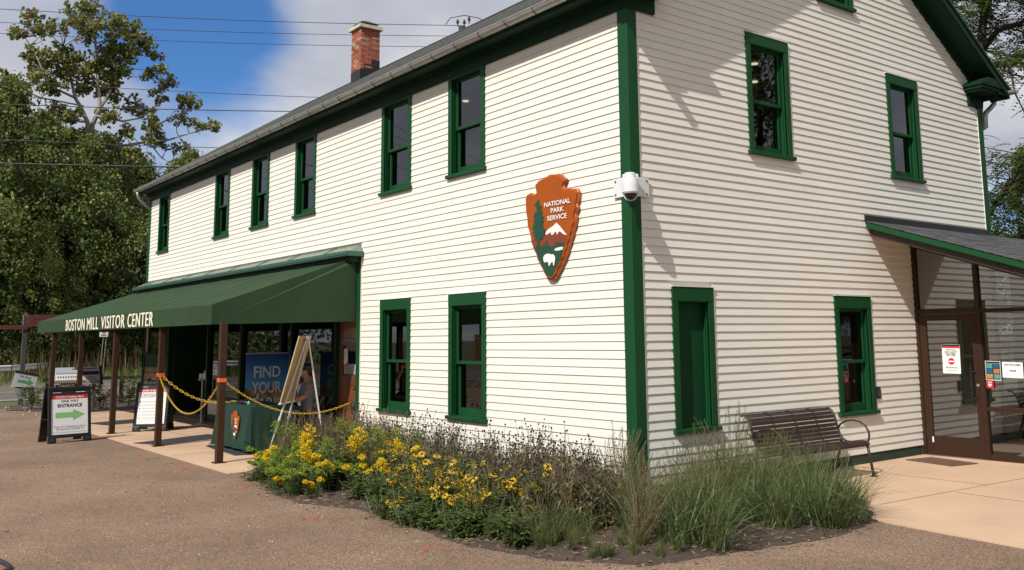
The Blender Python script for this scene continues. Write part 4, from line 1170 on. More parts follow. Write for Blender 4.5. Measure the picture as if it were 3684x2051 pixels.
for s in (-1, 1):
    y = s*hw
    b = B()
    sp_ = [Vector((p[0], y, p[1])) for p in prof]; b.tube(sp_, .016, 8, flat=(1.2, .8)); b.build('side_rail', BENCHM, bn, smooth=True)
    cx_, cz_ = .075, .515
    lp = [(-.155, .57), (-.11, .625), (-.03, .668), (.07, .685), (.17, .672), (.25, .628), (.296, .56), (.305, .50), (.290, .44), (.262, .405)]
    B().tube([(p[0], y, p[1]) for p in lp], .015, 8, flat=(1.3, .75)).build('arm_loop', BENCHM, bn, smooth=True)
    b = B(); b.tube([(.265, y, .41), (.295, y, .25), (.335, y, .012)], .018, 8); b.build('leg', BENCHM, bn, smooth=True)
    b = B(); b.tube([(-.10, y, .44), (-.16, y, .25), (-.26, y, .012)], .018, 8); b.build('leg', BENCHM, bn, smooth=True)
    for x in (.335, -.26): bevel(B().box(x-.045, x+.045, y-.035, y+.035, .001, .012).build('foot_plate', BENCHM, bn), .003, 1)
b = B(); b.tube([(-.14, -hw, .33), (-.14, hw, .33)], .012, 6); b.tube([(.27, -hw, .385), (.27, hw, .385)], .012, 6); b.build('stretcher', BENCHM, bn)
# ------------------------------------------------------------------ sheets taped to the vestibule glass
def sheetobj(name, label, cat, x0, x1, z0, z1, mat=WHITE, tilt=0):
    o = B().box(-(x1-x0)/2, (x1-x0)/2, -.0012, .0012, -(z1-z0)/2, (z1-z0)/2).build(name, mat)
    o.location = ((x0+x1)/2, 5.917, (z0+z1)/2); o.rotation_euler = (0, tilt, 0); return tag(o, label, cat)
def patch(par, name, pts, mat, y=-.0022, t=.0008):
    return B().prism([(p[0], y, p[1]) for p in pts], (0, t, 0)).build(name, mat, par)
def rect(x0, x1, z0, z1): return [(x0, z0), (x1, z0), (x1, z1), (x0, z1)]
def disc(cx, cz, r, n=24): return [(cx+r*math.cos(2*math.pi*i/n), cz+r*math.sin(2*math.pi*i/n)) for i in range(n)]
NX, NZ = (1, 0, 0), (0, 0, 1)
s1 = sheetobj('door_sign', 'white one way do not enter sheet taped to the glass door', 'sign', .395, .667, 1.197, 1.619, tilt=rad(1))
s1.location.y = 5.912
patch(s1, 'dark_band', rect(-.134, .134, .185, .209), INK); patch(s1, 'red_band', rect(-.134, .134, .158, .184), RED)
text(s1, 'lettering', 'ONE WAY', (0, -.0025, .122), NX, NZ, .032, INK, 'CENTER', bold=.01, lift=.001)
text(s1, 'lettering', 'DO NOT\nENTER', (0, -.0025, .080), NX, NZ, .047, INK, 'CENTER', bold=.02, lift=.001, line=.8)
patch(s1, 'no_entry_disc', disc(0, -.035, .050), RED); patch(s1, 'no_entry_bar', rect(-.038, .038, -.045, -.025), AWHT, -.0034)
text(s1, 'lettering', 'ENTRANCE', (0, -.0025, -.135), NX, NZ, .034, INK, 'CENTER', bold=.012, lift=.001)
patch(s1, 'arrow', [(-.085, -.168), (-.045, -.145), (-.045, -.158), (.075, -.158), (.075, -.178), (-.045, -.178), (-.045, -.191)], PALEGRN)
s2 = sheetobj('colour_poster', 'poster of six blue, orange and teal squares taped beside the door', 'poster', 1.026, 1.246, 1.112, 1.386, nmat('pale_poster', (.55, .57, .56), .5), tilt=rad(.8))
patch(s2, 'backing', rect(-.100, .100, -.122, .10), INK); patch(s2, 'header', rect(-.100, .100, .104, .126), BLACK)
for i, (cx, cz, col) in enumerate([(-.05, .065, (.10, .36, .34)), (.05, .065, (.01, .12, .30)), (-.05, -.005, (.01, .14, .32)), (.05, -.005, (.55, .22, .04)), (-.05, -.078, (.60, .30, .07)), (.05, -.078, (.14, .38, .33))]):
    patch(s2, 'picture_square', rect(cx-.043, cx+.043, cz-.031, cz+.031), nmat('poster_square_%s' % 'abcdef'[i], col, .5, var=.4, vscale=25), -.0034)
s3 = sheetobj('restrooms_sign', 'white restrooms sheet with a small arrow taped to the glass', 'sign', 1.268, 1.556, 1.155, 1.372, tilt=rad(1.2))
text(s3, 'lettering', 'RESTROOMS', (0, -.0025, .058), NX, NZ, .040, INK, 'CENTER', bold=.008, lift=.001)
patch(s3, 'arrow', [(-.045, -.004), (.035, -.004), (.035, .004), (.05, -.012), (.035, -.026), (.035, -.018), (-.045, -.018)], INK)
s4 = sheetobj('defibrillator_sticker', 'small red sticker with a white heart below the coloured poster', 'sticker', 1.022, 1.128, 1.003, 1.100, RED)
hp = [(0.026*math.sin(t)**3, .0018*(13*math.cos(t)-5*math.cos(2*t)-2*math.cos(3*t)-math.cos(4*t))-.004) for t in np.linspace(0, 2*math.pi, 26)[:-1]]
patch(s4, 'heart', hp, AWHT); patch(s4, 'header', rect(-.03, .03, .032, .042), AWHT)
patch(s4, 'bolt_mark', [(-.006, .004), (.004, .010), (.001, -.002), (.008, -.002), (-.003, -.018), (.0, -.006)], RED, -.0034)

# ------------------------------------------------------------------ A frame sign boards
def aframe(loc, rz, w, h, label, content):
    r = thing('a_frame_sign', label, 'sign board', loc, rz, 'black framed A boards by the entrance')
    lean = .17; dep = .52
    up = Vector((0, lean, h)).normalized(); xd = Vector((1, 0, 0)); nb = xd.cross(up)  # towards viewer is -y
    def fb(name, mat, u0, u1, v0, v1, t0, t1, back=False, par=r, bev=.006):
        U = up if not back else Vector((0, -lean, h)).normalized(); O = Vector((0, 0, 0)) if not back else Vector((0, dep, 0))
        nn = Vector((0, -1, 0)) if not back else Vector((0, 1, 0)); nn = (nn - U*nn.dot(U)).normalized()
        c = O+xd*(u0+u1)/2+U*(v0+v1)/2+nn*(t0+t1)/2
        o = B().obox(c, xd*(u1-u0)/2, nn*(t1-t0)/2, U*(v1-v0)/2).build(name, mat, par)
        if bev: bevel(o, bev, 2)
        return o
    L_ = h/up.z
    for back in (False, True):
        fb('frame_rail', BLACK, -w/2, -w/2+.055, .05, L_, -.02, .02, back); fb('frame_rail', BLACK, w/2-.055, w/2, .05, L_, -.02, .02, back)
        fb('frame_rail', BLACK, -w/2+.055, w/2-.055, L_-.055, L_, -.02, .02, back); fb('frame_rail', BLACK, -w/2+.055, w/2-.055, .09, .15, -.02, .02, back)
        fb('foot', BLACK, -w/2-.005, -w/2+.14, .0, .11, -.03, .03, back, bev=.012); fb('foot', BLACK, w/2-.14, w/2+.005, .0, .11, -.03, .03, back, bev=.012)
        fb('foot_socket', nmat('dark_grey_plastic', (.035, .035, .04), .5), -w/2+.03, -w/2+.10, .03, .085, .028, .034, back, bev=.004)
        fb('foot_socket', nmat('dark_grey_plastic', (.035, .035, .04), .5), w/2-.10, w/2-.03, .03, .085, .028, .034, back, bev=.004)
        fb('back_board', BLACK, -w/2+.05, w/2-.05, .14, L_-.05, -.012, .002, back, bev=0)
    b = B(); top = Vector((0, dep/2-.0, h+.0)); b.tube([(-.17, lean, h-.01), (-.13, dep/2, h+.055), (.13, dep/2, h+.055), (.17, lean, h-.01)], .016, 8); b.tube([(-.13, dep/2, h+.055), (-.17, dep-lean, h-.01)], .016, 8); b.tube([(.13, dep/2, h+.055), (.17, dep-lean, h-.01)], .016, 8)
    b.build('handle', BLACK, r, smooth=True)
    for s in (-1, 1): B().bar((s*(w/2-.012), .06, .42), (s*(w/2-.012), dep-.06, .42), .018, .012).build('spreader', BLACK, r)
    ps = fb('poster', WHITE, -w/2+.055, w/2-.055, .15, L_-.055, .002, .006, bev=0)
    nn = (Vector((0, -1, 0))-up*Vector((0, -1, 0)).dot(up)).normalized()
    def at(u, v, lift=.0075): return xd*u+up*v+nn*lift
    def pr(name, mat, pts, lift=.0068): return B().prism([at(u, v, lift) for u, v in pts], nn*.0008).build(name, mat, ps)
    def tx(s, u, v, size, mat=INK, al='CENTER', **k):
        k.setdefault('bold', .006); return text(ps, 'lettering', s, at(u, v), xd, up, size, mat, al, lift=.0012, **k)
    content(w, L_, at, pr, tx)
    return r
def c1(w, L_, at, pr, tx):
    a = w/2-.055; t = L_-.055
    pr('header_band', INK, rect(-a, a, t-.095, t)); pr('red_band', RED, rect(-a, a, t-.165, t-.095))
    pr('header_rule', AWHT, rect(-a+.02, -a+.17, t-.050, t-.043), .0078); pr('header_rule', AWHT, rect(a-.21, a-.05, t-.048, t-.038), .0078)
    pr('small_emblem', OCHRE, [(a-.035, t-.02), (a-.015, t-.02), (a-.018, t-.05), (a-.025, t-.065), (a-.032, t-.05)], .0078)
    tx('COVID-19 Safety Alert', 0, t-.148, .052, AWHT, bold=.02)
    tx('ONE WAY', 0, t-.228, .066); tx('ENTRANCE', 0, t-.315, .084, bold=.026)
    pr('green_arrow', LGREEN, [(-a+.07, .45), (.06, .45), (.06, .40), (a-.05, .50), (.06, .60), (.06, .55), (-a+.07, .55)])
    tx('Keep Your Distance to Slow\nthe Spread of COVID-19', 0, .275, .047, nmat('dark_grey_ink', (.08, .08, .085), .6), bold=.0, line=.95)
    pr('footer_rule', GREYINK, rect(-a+.02, a-.02, .185, .190))
def c2(w, L_, at, pr, tx):
    a = w/2-.055; t = L_-.055
    pr('header_band', INK, rect(-a, a, t-.085, t)); pr('red_band', RED, rect(-a, a, t-.150, t-.085))
    pr('header_rule', AWHT, rect(-a+.02, -a+.17, t-.045, t-.038), .0078)
    tx('COVID-19 Safety Alert', 0, t-.135, .048, AWHT, bold=.02)
    dk = nmat('dark_grey_ink', (.08, .08, .085), .6)
    tx('The National Park Service encourages\nyou to follow CDC guidance to reduce\nthe spread of COVID-19.', -a+.02, t-.195, .030, dk, 'LEFT', line=1.0)
    for i in range(6):
        v = t-.345-.066*i
        if i == 0: pr('icon', INK, [(-a+.03, v-.012), (-a+.06, v-.012), (-a+.06, v+.006), (-a+.045, v+.02), (-a+.03, v+.006)])
        elif i == 5: pr('icon', RED, disc(-a+.045, v, .018)); pr('icon', AWHT, disc(-a+.045, v, .012), .0078)
        else: pr('icon', INK, disc(-a+.045, v, .008+.002*(i % 3), 8))
        pr('text_line', GREYINK, rect(-a+.085, a-.05-.03*(i % 3), v+.006, v+.010)); pr('text_line', GREYINK, rect(-a+.085, a-.15-.03*(i % 2), v-.010, v-.006))
    pr('footer_rule', GREYINK, rect(-a+.05, a-.05, .21, .214))
aframe((-11.60, -3.315, -.012), rad(97), .75, 1.0, 'black framed one way entrance board with a green arrow standing on the gravel', c1)
aframe((-12.555, -1.64, .0), math.atan2(.56, .35), .66, .98, 'black framed safety rules board with a list, standing on the slab between posts', c2)

# ------------------------------------------------------------------ table with green cloth
CLOTH = nmat('green_table_cloth', (.004, .036, .023), .85, var=.2, vscale=3, bump=.15)
tb = thing('display_table', 'folding table under a dark green emblem cloth beneath the awning', 'table', (-7.95, -1.255, 0))
TW, TD = .75, .375
b = B(); b.box(-TW+.02, TW-.02, -TD+.02, TD-.02, .715, .735); b.build('table_top', WHITEP, tb)
for sx in (-1, 1):
    for sy in (-1, 1): B().cyl((sx*.62, sy*.28, 0), (sx*.62, sy*.28, .715), .015, n=8).build('leg', GALVD, tb)
cb = B(); nper = 160; rows = 9; per = []
def perim(t):  # rectangle walk
    Lx, Ly = 2*TW, 2*TD; s = t*(2*Lx+2*Ly)
    if s < Lx: return Vector((-TW+s, -TD, 0)), Vector((0, -1, 0)), abs(s-Lx/2)/(Lx/2)
    s -= Lx
    if s < Ly: return Vector((TW, -TD+s, 0)), Vector((1, 0, 0)), abs(s-Ly/2)/(Ly/2)
    s -= Ly
    if s < Lx: return Vector((TW-s, TD, 0)), Vector((0, 1, 0)), abs(s-Lx/2)/(Lx/2)
    s -= Lx
    return Vector((-TW, TD-s, 0)), Vector((-1, 0, 0)), abs(s-Ly/2)/(Ly/2)
for j in range(rows+1):
    v = j/rows
    for i in range(nper):
        p, n_, e = perim(i/nper)
        cor = max(0, (e-.78)/.22)
        w = .006*v*math.sin(i*1.1)+.010*v*math.sin(i*.43+1)+.07*v*cor*(1+.5*math.sin(i*1.7))
        q = p+n_*(w+.002); cb.v.append((q.x, q.y, .745-(.745-.055+.03*cor*0)*v))
for j in range(rows):
    for i in range(nper):
        a = j*nper+i; c = j*nper+(i+1) % nper; cb.f.append((a, a+nper, c+nper, c)); cb.m.append(0)
cb.f.append(tuple(range(nper))); cb.m.append(0)
cl = cb.build('tablecloth', CLOTH, None, smooth=False); cl.location = (-7.95, -1.255, 0)
tag(cl, 'dark green cloth with an orange arrowhead emblem draped over the table', 'tablecloth')
ecx, ecz, esc = -1.39, 3.15, .36
er = [('emblem_plate', OUT, OCHRE), ('emblem_foothills', BRN, ABRN), ('emblem_meadow', GRN, AGRN), ('emblem_tree', TREE, AGRN), ('emblem_mountain', SNOW, AWHT), ('emblem_lake', LAKE, AWHT), ('emblem_bison', BISON, AWHT)]
for i, (nm_, P_, mt_) in enumerate(er):
    B().prism([((x-ecx)*esc+.16, -TD-.019-.0012*i, (z-ecz)*esc+.42) for x, z in P_], (0, -.001, 0)).build(nm_, mt_, cl)
for s, z, w_ in (('NATIONAL', 3.432, .515), ('PARK', 3.345, .255), ('SERVICE', 3.252, .385)):
    t = text(cl, 'emblem_lettering', s, (.16+(-1.236-ecx)*esc, -TD-.028, (z-ecz)*esc+.42), NX, NZ, .030, AWHT, 'CENTER', bold=.02, lift=.001)
# things on the table
def bottle(loc, h, r, col, label, pump=True):
    t = thing('bottle', label, 'bottle', loc)
    B().lathe([(r*.9, 0), (r, .01), (r, h*.6), (r*.4, h*.75), (r*.35, h*.82)], 12).build('body', nmat('bottle_'+col[0], col[1], .3), t, smooth=True)
    b = B(); b.lathe([(r*.4, h*.82), (r*.4, h*.92)], 10); 
    if pump: b.cyl((0, 0, h*.92), (0, 0, h), .005, n=6); b.box(-.01, .045, -.008, .008, h, h+.012)
    b.build('cap', BLACK, t)
bottle((-7.42, -1.42, .747), .24, .035, ('dark', (.02, .03, .025)), 'dark pump bottle standing on the green table cloth')
bottle((-7.60, -1.50, .747), .09, .03, ('teal', (.10, .25, .22)), 'low teal pot on the green table cloth beside the pump bottle', False)
o = B().tube([(-.22, 0, 0.02), (-.1, .02, .03), (.05, -.01, .035), (.2, .02, .025)], [.03, .045, .04, .02], 8).build('folded_cloth', BLACK, smooth=True); o.location = (-8.0, -1.45, .745)
tag(o, 'black bundle lying on the front edge of the green table cloth', 'cloth')
# roll up banner
bn_ = thing('roll_up_banner', 'tall blue find your park banner standing behind the table', 'banner', (-8.95, -.66, 0), rad(90))
def bannermat():
    m = bpy.data.materials.new('banner_print'); m.use_nodes = True; N, L = m.node_tree.nodes, m.node_tree.links; bs = N['Principled BSDF']; bs.inputs['Roughness'].default_value = .55
    t = N.new('ShaderNodeTexCoord'); s = N.new('ShaderNodeSeparateXYZ'); L.new(t.outputs['Object'], s.inputs[0])
    n = N.new('ShaderNodeTexNoise'); n.inputs['Scale'].default_value = 7; n.inputs['Detail'].default_value = 8; L.new(t.outputs['Object'], n.inputs['Vector'])
    r = N.new('ShaderNodeValToRGB'); mr = N.new('ShaderNodeMapRange'); mr.inputs[1].default_value = .95; mr.inputs[2].default_value = 1.58; L.new(s.outputs[2], mr.inputs[0]); L.new(mr.outputs[0], r.inputs[0])
    r.color_ramp.elements[0].color = (.10, .38, .75, 1); r.color_ramp.elements[1].color = (.008, .045, .30, 1)
    k = N.new('ShaderNodeValToRGB'); L.new(n.outputs['Fac'], k.inputs[0]); k.color_ramp.elements[0].color = (.12, .06, .03, 1); k.color_ramp.elements[0].position = .38; k.color_ramp.elements[1].color = (.55, .36, .20, 1); k.color_ramp.elements[1].position = .62
    ad = N.new('ShaderNodeMath'); ad.operation = 'MULTIPLY_ADD'; L.new(n.outputs['Fac'], ad.inputs[0]); ad.inputs[1].default_value = .22; L.new(s.outputs[2], ad.inputs[2])
    st = N.new('ShaderNodeMath'); st.operation = 'GREATER_THAN'; st.inputs[1].default_value = 1.06; L.new(ad.outputs[0], st.inputs[0])
    mx_ = N.new('ShaderNodeMixRGB'); L.new(st.outputs[0], mx_.inputs[0]); L.new(k.outputs[0], mx_.inputs[1]); L.new(r.outputs[0], mx_.inputs[2]); L.new(mx_.outputs[0], bs.inputs['Base Color']); return m
B().box(-.40, .40, -.002, .002, .10, 1.565).build('printed_sheet', bannermat(), bn_)
bevel(B().box(-.405, .405, -.010, .010, 1.56, 1.585).build('top_rail', GALV, bn_), .004, 1)
bevel(B().box(-.42, .42, -.07, .07, .0, .09).build('base', GALV, bn_), .01, 2)
B().cyl((0, .03, .08), (0, .03, 1.56), .010, n=8).build('pole', GALV, bn_)
BW = nmat('banner_white_print', (.82, .84, .82), .5)
for s, z, h_, w_ in (('FIND', 1.145, .205, .50), ('YOUR', .865, .205, .56), ('PARK', .585, .205, .56)):
    t = text(bn_, 'lettering', s, (0, -.004, z), NX, NZ, .28, BW, 'CENTER', bold=.018, lift=.0015)
    X_ = [v.co.x for v in t.data.vertices]; k_ = w_/(max(X_)-min(X_))
    for v in t.data.vertices: v.co.x *= k_
# easel
es = thing('easel', 'white metal easel holding a board seen from behind beside the table', 'easel', (-5.40, -1.72, 0))
nd = Vector((-.66, -.75, 0)).normalized(); wd = Vector((-.75, .66, 0)).normalized(); lean_ = 14
upv = (Vector((0, 0, 1))-nd*math.tan(rad(15))).normalized()
topc = Vector((.15, .12, 1.84)); 
KRAFT = nmat('kraft_board_back', (.42, .26, .10), .8, var=.12, vscale=4)
bd = B().obox(topc-upv*.47, wd*.29, nd*.006, upv*.49).build('display_board', KRAFT)
bd.location = (-5.40, -1.72, 0); tag(bd, 'tan backed display board leaning on the white easel', 'board')
B().obox(topc-upv*.47+nd*.009, wd*.29, nd*.002, upv*.49).build('printed_face', WHITE, bd)
ap = topc-nd*.03-upv*.02
def leg(p, q, nm='leg'):
    p, q = Vector(p), Vector(q); m_ = p+(q-p)*.62
    b = B(); b.cyl(p, m_, .013, n=8); b.cyl(m_-(q-p).normalized()*.04, m_+(q-p).normalized()*.02, .018, n=8); b.cyl(m_, q, .009, n=8); b.cyl(q-(q-p).normalized()*.04, q, .013, n=8, mi=0); return b.build(nm, nmat('white_easel_metal', (.62, .60, .57), .4, metal=.2), es, smooth=False)
dn = -upv*(1.84/upv.z)
leg(ap+wd*.02, ap+dn+wd*.33); leg(ap-wd*.02, ap+dn-wd*.33); leg(ap-nd*.02, ap-nd*.34+Vector((0, 0, -ap.z)))
b = B(); b.cyl(ap-wd*.05, ap+wd*.05, .024, n=10); b.obox(ap+Vector((0, 0, .0)), wd*.03, nd*.03, upv*.03); b.build('clamp', GALV, es)
b = B().obox(topc-upv*.965-nd*.0, wd*.31, nd*.02, upv*.012); b.build('ledge', nmat('white_easel_metal', (.62, .60, .57), .4), es)
# hand sanitiser stand
hs_ = thing('sanitizer_stand', 'slim metal hand sanitizer stand with spider feet behind the chain', 'stand', (-12.75, -.54, 0))
B().cyl((0, 0, .06), (0, 0, .98), .018, n=12).build('pole', GALV, hs_)
b = B()
for k_ in range(4):
    a = rad(20+90*k_); d_ = Vector((math.cos(a), math.sin(a), 0)); b.tube([d_*.0+Vector((0, 0, .07)), d_*.15+Vector((0, 0, .06)), d_*.33+Vector((0, 0, .012))], [.02, .016, .012], 6, flat=(1.4, .7))
b.build('base', GALV, hs_)
bevel(B().box(-.09, .09, -.07, .07, .98, 1.0).build('tray', GALV, hs_), .004, 1)
bevel(B().box(-.075, .02, -.05, .05, 1.0, 1.12).build('tissue_box', WHITEP, hs_), .006, 1)
b = B(); b.lathe([(.028, 1.0), (.03, 1.01), (.03, 1.13), (.012, 1.15), (.012, 1.17)], 12, (.06, .02, 0)); b.box(.045, .10, .012, .028, 1.17, 1.185); b.build('pump_bottle', WHITEP, hs_)

# ------------------------------------------------------------------ seated person
SKIN = nmat('skin', (.33, .17, .11), .55); SHIRT = nmat('grey_uniform_shirt', (.16, .165, .19), .85, var=.15, vscale=12)
TROUS = nmat('dark_green_trousers', (.02, .03, .02), .85); HAIR = nmat('dark_hair', (.015, .010, .008), .6)
pe = thing('person', 'seated person in a grey short sleeved shirt and dark cap behind the table', 'person', (-7.52, -.50, 0), rad(-12))
def skin_mesh(name, verts, edges, radii, mat, root=0, sub=2, par=pe):
    me = bpy.data.meshes.new(name); me.from_pydata(verts, edges, []); o = obj(name, me, par)
    sk = o.modifiers.new('skin', 'SKIN'); sk.use_smooth_shade = True
    for i, r_ in enumerate(radii):
        d_ = me.skin_vertices[0].data[i]; d_.radius = r_ if isinstance(r_, tuple) else (r_, r_); d_.use_root = (i == root)
    sb2 = o.modifiers.new('sub', 'SUBSURF'); sb2.levels = sub; sb2.render_levels = sub
    me.materials.append(mat); return o
# person faces -y; their left is +x
V_ = [(0, 0, .50), (0, -.01, .68), (0, -.02, .86), (0, -.01, 1.02), (0, -.02, 1.12), (0, -.045, 1.20), (0, -.05, 1.29), (0, -.04, 1.36),
      (.17, -.02, 1.03), (.22, -.06, .88), (.20, -.24, .80), (.10, -.42, .785), (.05, -.47, .775),
      (-.17, -.02, 1.03), (-.23, -.06, .88), (-.20, -.24, .80), (-.08, -.42, .785), (-.03, -.46, .775),
      (.10, -.02, .48), (.12, -.42, .47), (.12, -.44, .08), (.12, -.56, .04),
      (-.10, -.02, .48), (-.12, -.42, .47), (-.12, -.44, .08), (-.12, -.56, .04)]
E_ = [(0, 1), (1, 2), (2, 3), (3, 4), (4, 5), (5, 6), (6, 7), (3, 8), (8, 9), (9, 10), (10, 11), (11, 12), (3, 13), (13, 14), (14, 15), (15, 16), (16, 17), (0, 18), (18, 19), (19, 20), (20, 21), (0, 22), (22, 23), (23, 24), (24, 25)]
R_ = [(.15, .11), (.13, .095), (.14, .10), (.12, .085), (.05, .05), (.075, .085), (.085, .10), (.06, .075), .058, .045, .040, .030, .034, .058, .045, .040, .030, .034, .085, .065, .045, .04, .085, .065, .045, .04]
skin_mesh('body', V_, E_, R_, SKIN)
# fingers on each hand
for s in (1, -1):
    hx, hy = (.05, -.47) if s > 0 else (-.03, -.46)
    for k_ in range(4):
        x = hx+s*(-.024+.016*k_); ln_ = (.065, .075, .072, .058)[k_]
        skin_mesh('finger', [(x, hy-.01, .778), (x-s*.004, hy-.035, .785), (x-s*.008, hy-.035-ln_*.6, .772), (x-s*.010, hy-.035-ln_, .758)], [(0, 1), (1, 2), (2, 3)], [.009, .0095, .008, .007], SKIN, sub=1)
    skin_mesh('thumb', [(hx-s*.02, hy+.005, .778), (hx-s*.045, hy-.02, .775), (hx-s*.055, hy-.05, .762)], [(0, 1), (1, 2)], [.011, .010, .008], SKIN, sub=1)
skin_mesh('shirt', V_[:4]+[(0, -.015, 1.09)]+[(.17, -.02, 1.035), (.225, -.06, .90), (.215, -.12, .865)]+[(-.17, -.02, 1.035), (-.235, -.06, .90), (-.22, -.12, .865)],
          [(0, 1), (1, 2), (2, 3), (3, 4), (3, 5), (5, 6), (6, 7), (3, 8), (8, 9), (9, 10)], [(.165, .125), (.147, .112), (.157, .118), (.137, .10), (.07, .065), .075, .062, .058, .075, .062, .058], SHIRT)
skin_mesh('trousers', [V_[0], V_[18], V_[19], (.12, -.44, .14), V_[22], V_[23], (-.12, -.44, .14)], [(0, 1), (1, 2), (2, 3), (0, 4), (4, 5), (5, 6)], [(.16, .12), .10, .08, .065, .10, .08, .065], TROUS)
b = B(); b.ball((0, -.035, 1.335), (.098, .112, .075), 14, 8); b.box(-.07, .07, -.23, -.11, 1.315, 1.328); b.build('cap', BLACK, pe, smooth=True)
b = B(); b.ball((0, .01, 1.27), (.092, .085, .095), 12, 8); b.build('hair', HAIR, pe, smooth=True)
b = B(); b.ball((0, -.135, 1.245), (.06, .028, .052), 12, 8); b.build('face_mask', nmat('pale_mask', (.45, .52, .55), .7), pe, smooth=True)
b = B(); b.prism([((x-ecx)*.065+.0, 0, (z-ecz)*.065) for x, z in OUT], (0, -.004, 0)); o = b.build('shoulder_patch', OCHRE, pe); o.location = (.273, -.05, 1.01); o.rotation_euler = (0, 0, rad(80))
b = B(); b.ball((0, -.152, 1.30), (.010, .010, .010), 6, 4)
for s in (-1, 1): b.ball((s*.034, -.138, 1.305), (.012, .008, .006), 6, 4)
b.build('eye', BLACK, pe)
# chair under the person
chr_ = thing('chair', 'dark folding chair under the seated person', 'chair', (-7.52, -.50, 0), rad(-12))
bevel(B().box(-.22, .22, -.24, .20, .40, .425).build('seat', BLACK, chr_), .01, 2); bevel(B().box(-.22, .22, .20, .225, .60, .85).build('backrest', BLACK, chr_), .01, 2)
for sx in (-1, 1):
    B().cyl((sx*.21, .21, .85), (sx*.21, -.22, .0), .011, n=8).build('leg', GALVD, chr_); B().cyl((sx*.20, -.12, .42), (sx*.20, .24, .0), .011, n=8).build('leg', GALVD, chr_)

# ------------------------------------------------------------------ far left: posts and signs
SIGNB = nmat('brown_sign_board', (.13, .032, .022), .6, var=.15)
sg = thing('fingerpost', 'weathered wooden fingerpost with brown direction boards by the road', 'signpost', (-24.5, -1.99, 0))
GREYW = nmat('weathered_wood', (.085, .075, .068), .9, var=.4, vscale=8, stretch=(3, 3, .5), bump=.4)
b = B(); b.box(-.06, .06, -.06, .06, -.05, 2.66); b.hexa([(-.06, -.06, 2.66), (.06, -.06, 2.66), (.06, .06, 2.66), (-.06, .06, 2.66), (-.01, -.01, 2.74), (.01, -.01, 2.74), (.01, .01, 2.74), (-.01, .01, 2.74)]); b.build('post', GREYW, sg)
for i, (y0, y1, za, zb_) in enumerate([(.05, .95, 2.54, 2.67), (.05, .50, 2.42, 2.53), (.05, .50, 2.31, 2.41), (-1.4, .06, 2.23, 2.35)]):
    o = B().box(.065, .095, y0, y1, za, zb_).build('direction_board', SIGNB, sg); bevel(o, .004, 1)
for z in np.arange(2.27, 2.66, .065):
    B().cyl((.06, -.085, z), (.075, -.085, z), .012, n=6).build('bolt', WHITEP, sg)
gs = thing('gift_shop_sign', 'tilted white gift shop sign with a green arrow fixed low on the fingerpost', 'sign', (-24.38, -1.92, .45))
rr_ = rad(-13)
def gpt(y, z): return (.0, y*math.cos(rr_)-z*math.sin(rr_), .22+y*math.sin(rr_)+z*math.cos(rr_))
b = B(); b.prism([gpt(-.33, -.22), gpt(.30, -.22), gpt(.30, .25), gpt(-.33, .25)], (.02, 0, 0)); b.build('panel', nmat('pale_sign', (.52, .54, .55), .5), gs)
b = B(); b.prism([gpt(-.34, .22), gpt(.31, .22), gpt(.31, .27), gpt(-.34, .27)], (.03, 0, 0)); b.build('top_strip', BLACK, gs)
b = B(); b.prism([gpt(*p) for p in [(-.20, -.05), (.08, -.05), (.08, -.11), (.24, 0.0), (.08, .09), (.08, .04), (-.20, .04)]], (.0225, 0, 0)); b.build('arrow', nmat('sign_arrow_green', (.10, .30, .12), .6), gs)
text(gs, 'lettering', 'Gift Shop', Vector(gpt(-.03, .11))+Vector((.022, 0, 0)), (0, math.cos(rr_), math.sin(rr_)), (0, -math.sin(rr_), math.cos(rr_)), .085, INK, 'CENTER', lift=.002)
b = B(); b.prism([(.02, -.22, -.28), (.02, .28, -.30), (.02, .30, .05), (.02, -.28, .08)], (-.01, 0, 0)); b.build('lower_plate', GREYINK, gs)
# wayside exhibit
wy = thing('wayside_exhibit', 'tilted interpretive panel of an old mill on a metal stand beyond the awning', 'exhibit panel', (-19.6, -1.54, 0))
WT = Vector((-.16, 0, .40)).normalized()
def wp(y, v, l=0): return Vector((.08, 0, .74))+Vector((0, y, 0))+WT*v+Vector((WT.z, 0, -WT.x))*l
def wq(name, y0, y1, v0, v1, mat, l): return B().prism([wp(y0, v0, l), wp(y1, v0, l), wp(y1, v1, l), wp(y0, v1, l)], Vector((WT.z, 0, -WT.x))*.0015).build(name, mat, wy)
b = B(); b.prism([wp(-.56, 0, -.02), wp(.56, 0, -.02), wp(.56, .46, -.02), wp(-.56, .46, -.02)], Vector((WT.z, 0, -WT.x))*.02); b.build('panel', nmat('pale_exhibit_sky', (.50, .52, .62), .35), wy)
b = B(); b.prism([wp(-.66, -.03, -.03), wp(-.57, -.03, -.03), wp(-.57, .49, -.03), wp(-.66, .49, -.03)], Vector((WT.z, 0, -WT.x))*.04); b.build('frame_side', GREYW, wy)
b = B(); b.prism([wp(.57, -.03, -.03), wp(.64, -.03, -.03), wp(.64, .49, -.03), wp(.57, .49, -.03)], Vector((WT.z, 0, -WT.x))*.04); b.build('frame_side', nmat('slate_blue_print', (.03, .035, .07), .4), wy)
wq('picture_ground', -.55, .55, .01, .10, nmat('sepia_ground_print', (.18, .13, .10), .6), .001)
wq('picture_building', -.50, .05, .12, .27, AWHT, .001); wq('picture_roof', -.48, .0, .27, .31, GREYINK, .001)
for i in range(8): wq('picture_window', -.45+.06*i, -.42+.06*i, .17, .215, INK, .003)
wq('picture_roof', .10, .55, .24, .34, nmat('slate_blue_print', (.03, .035, .07), .4), .001); wq('picture_inset', .24, .50, .04, .20, GREYINK, .003)
wq('picture_title', -.10, .50, .40, .42, INK, .003)
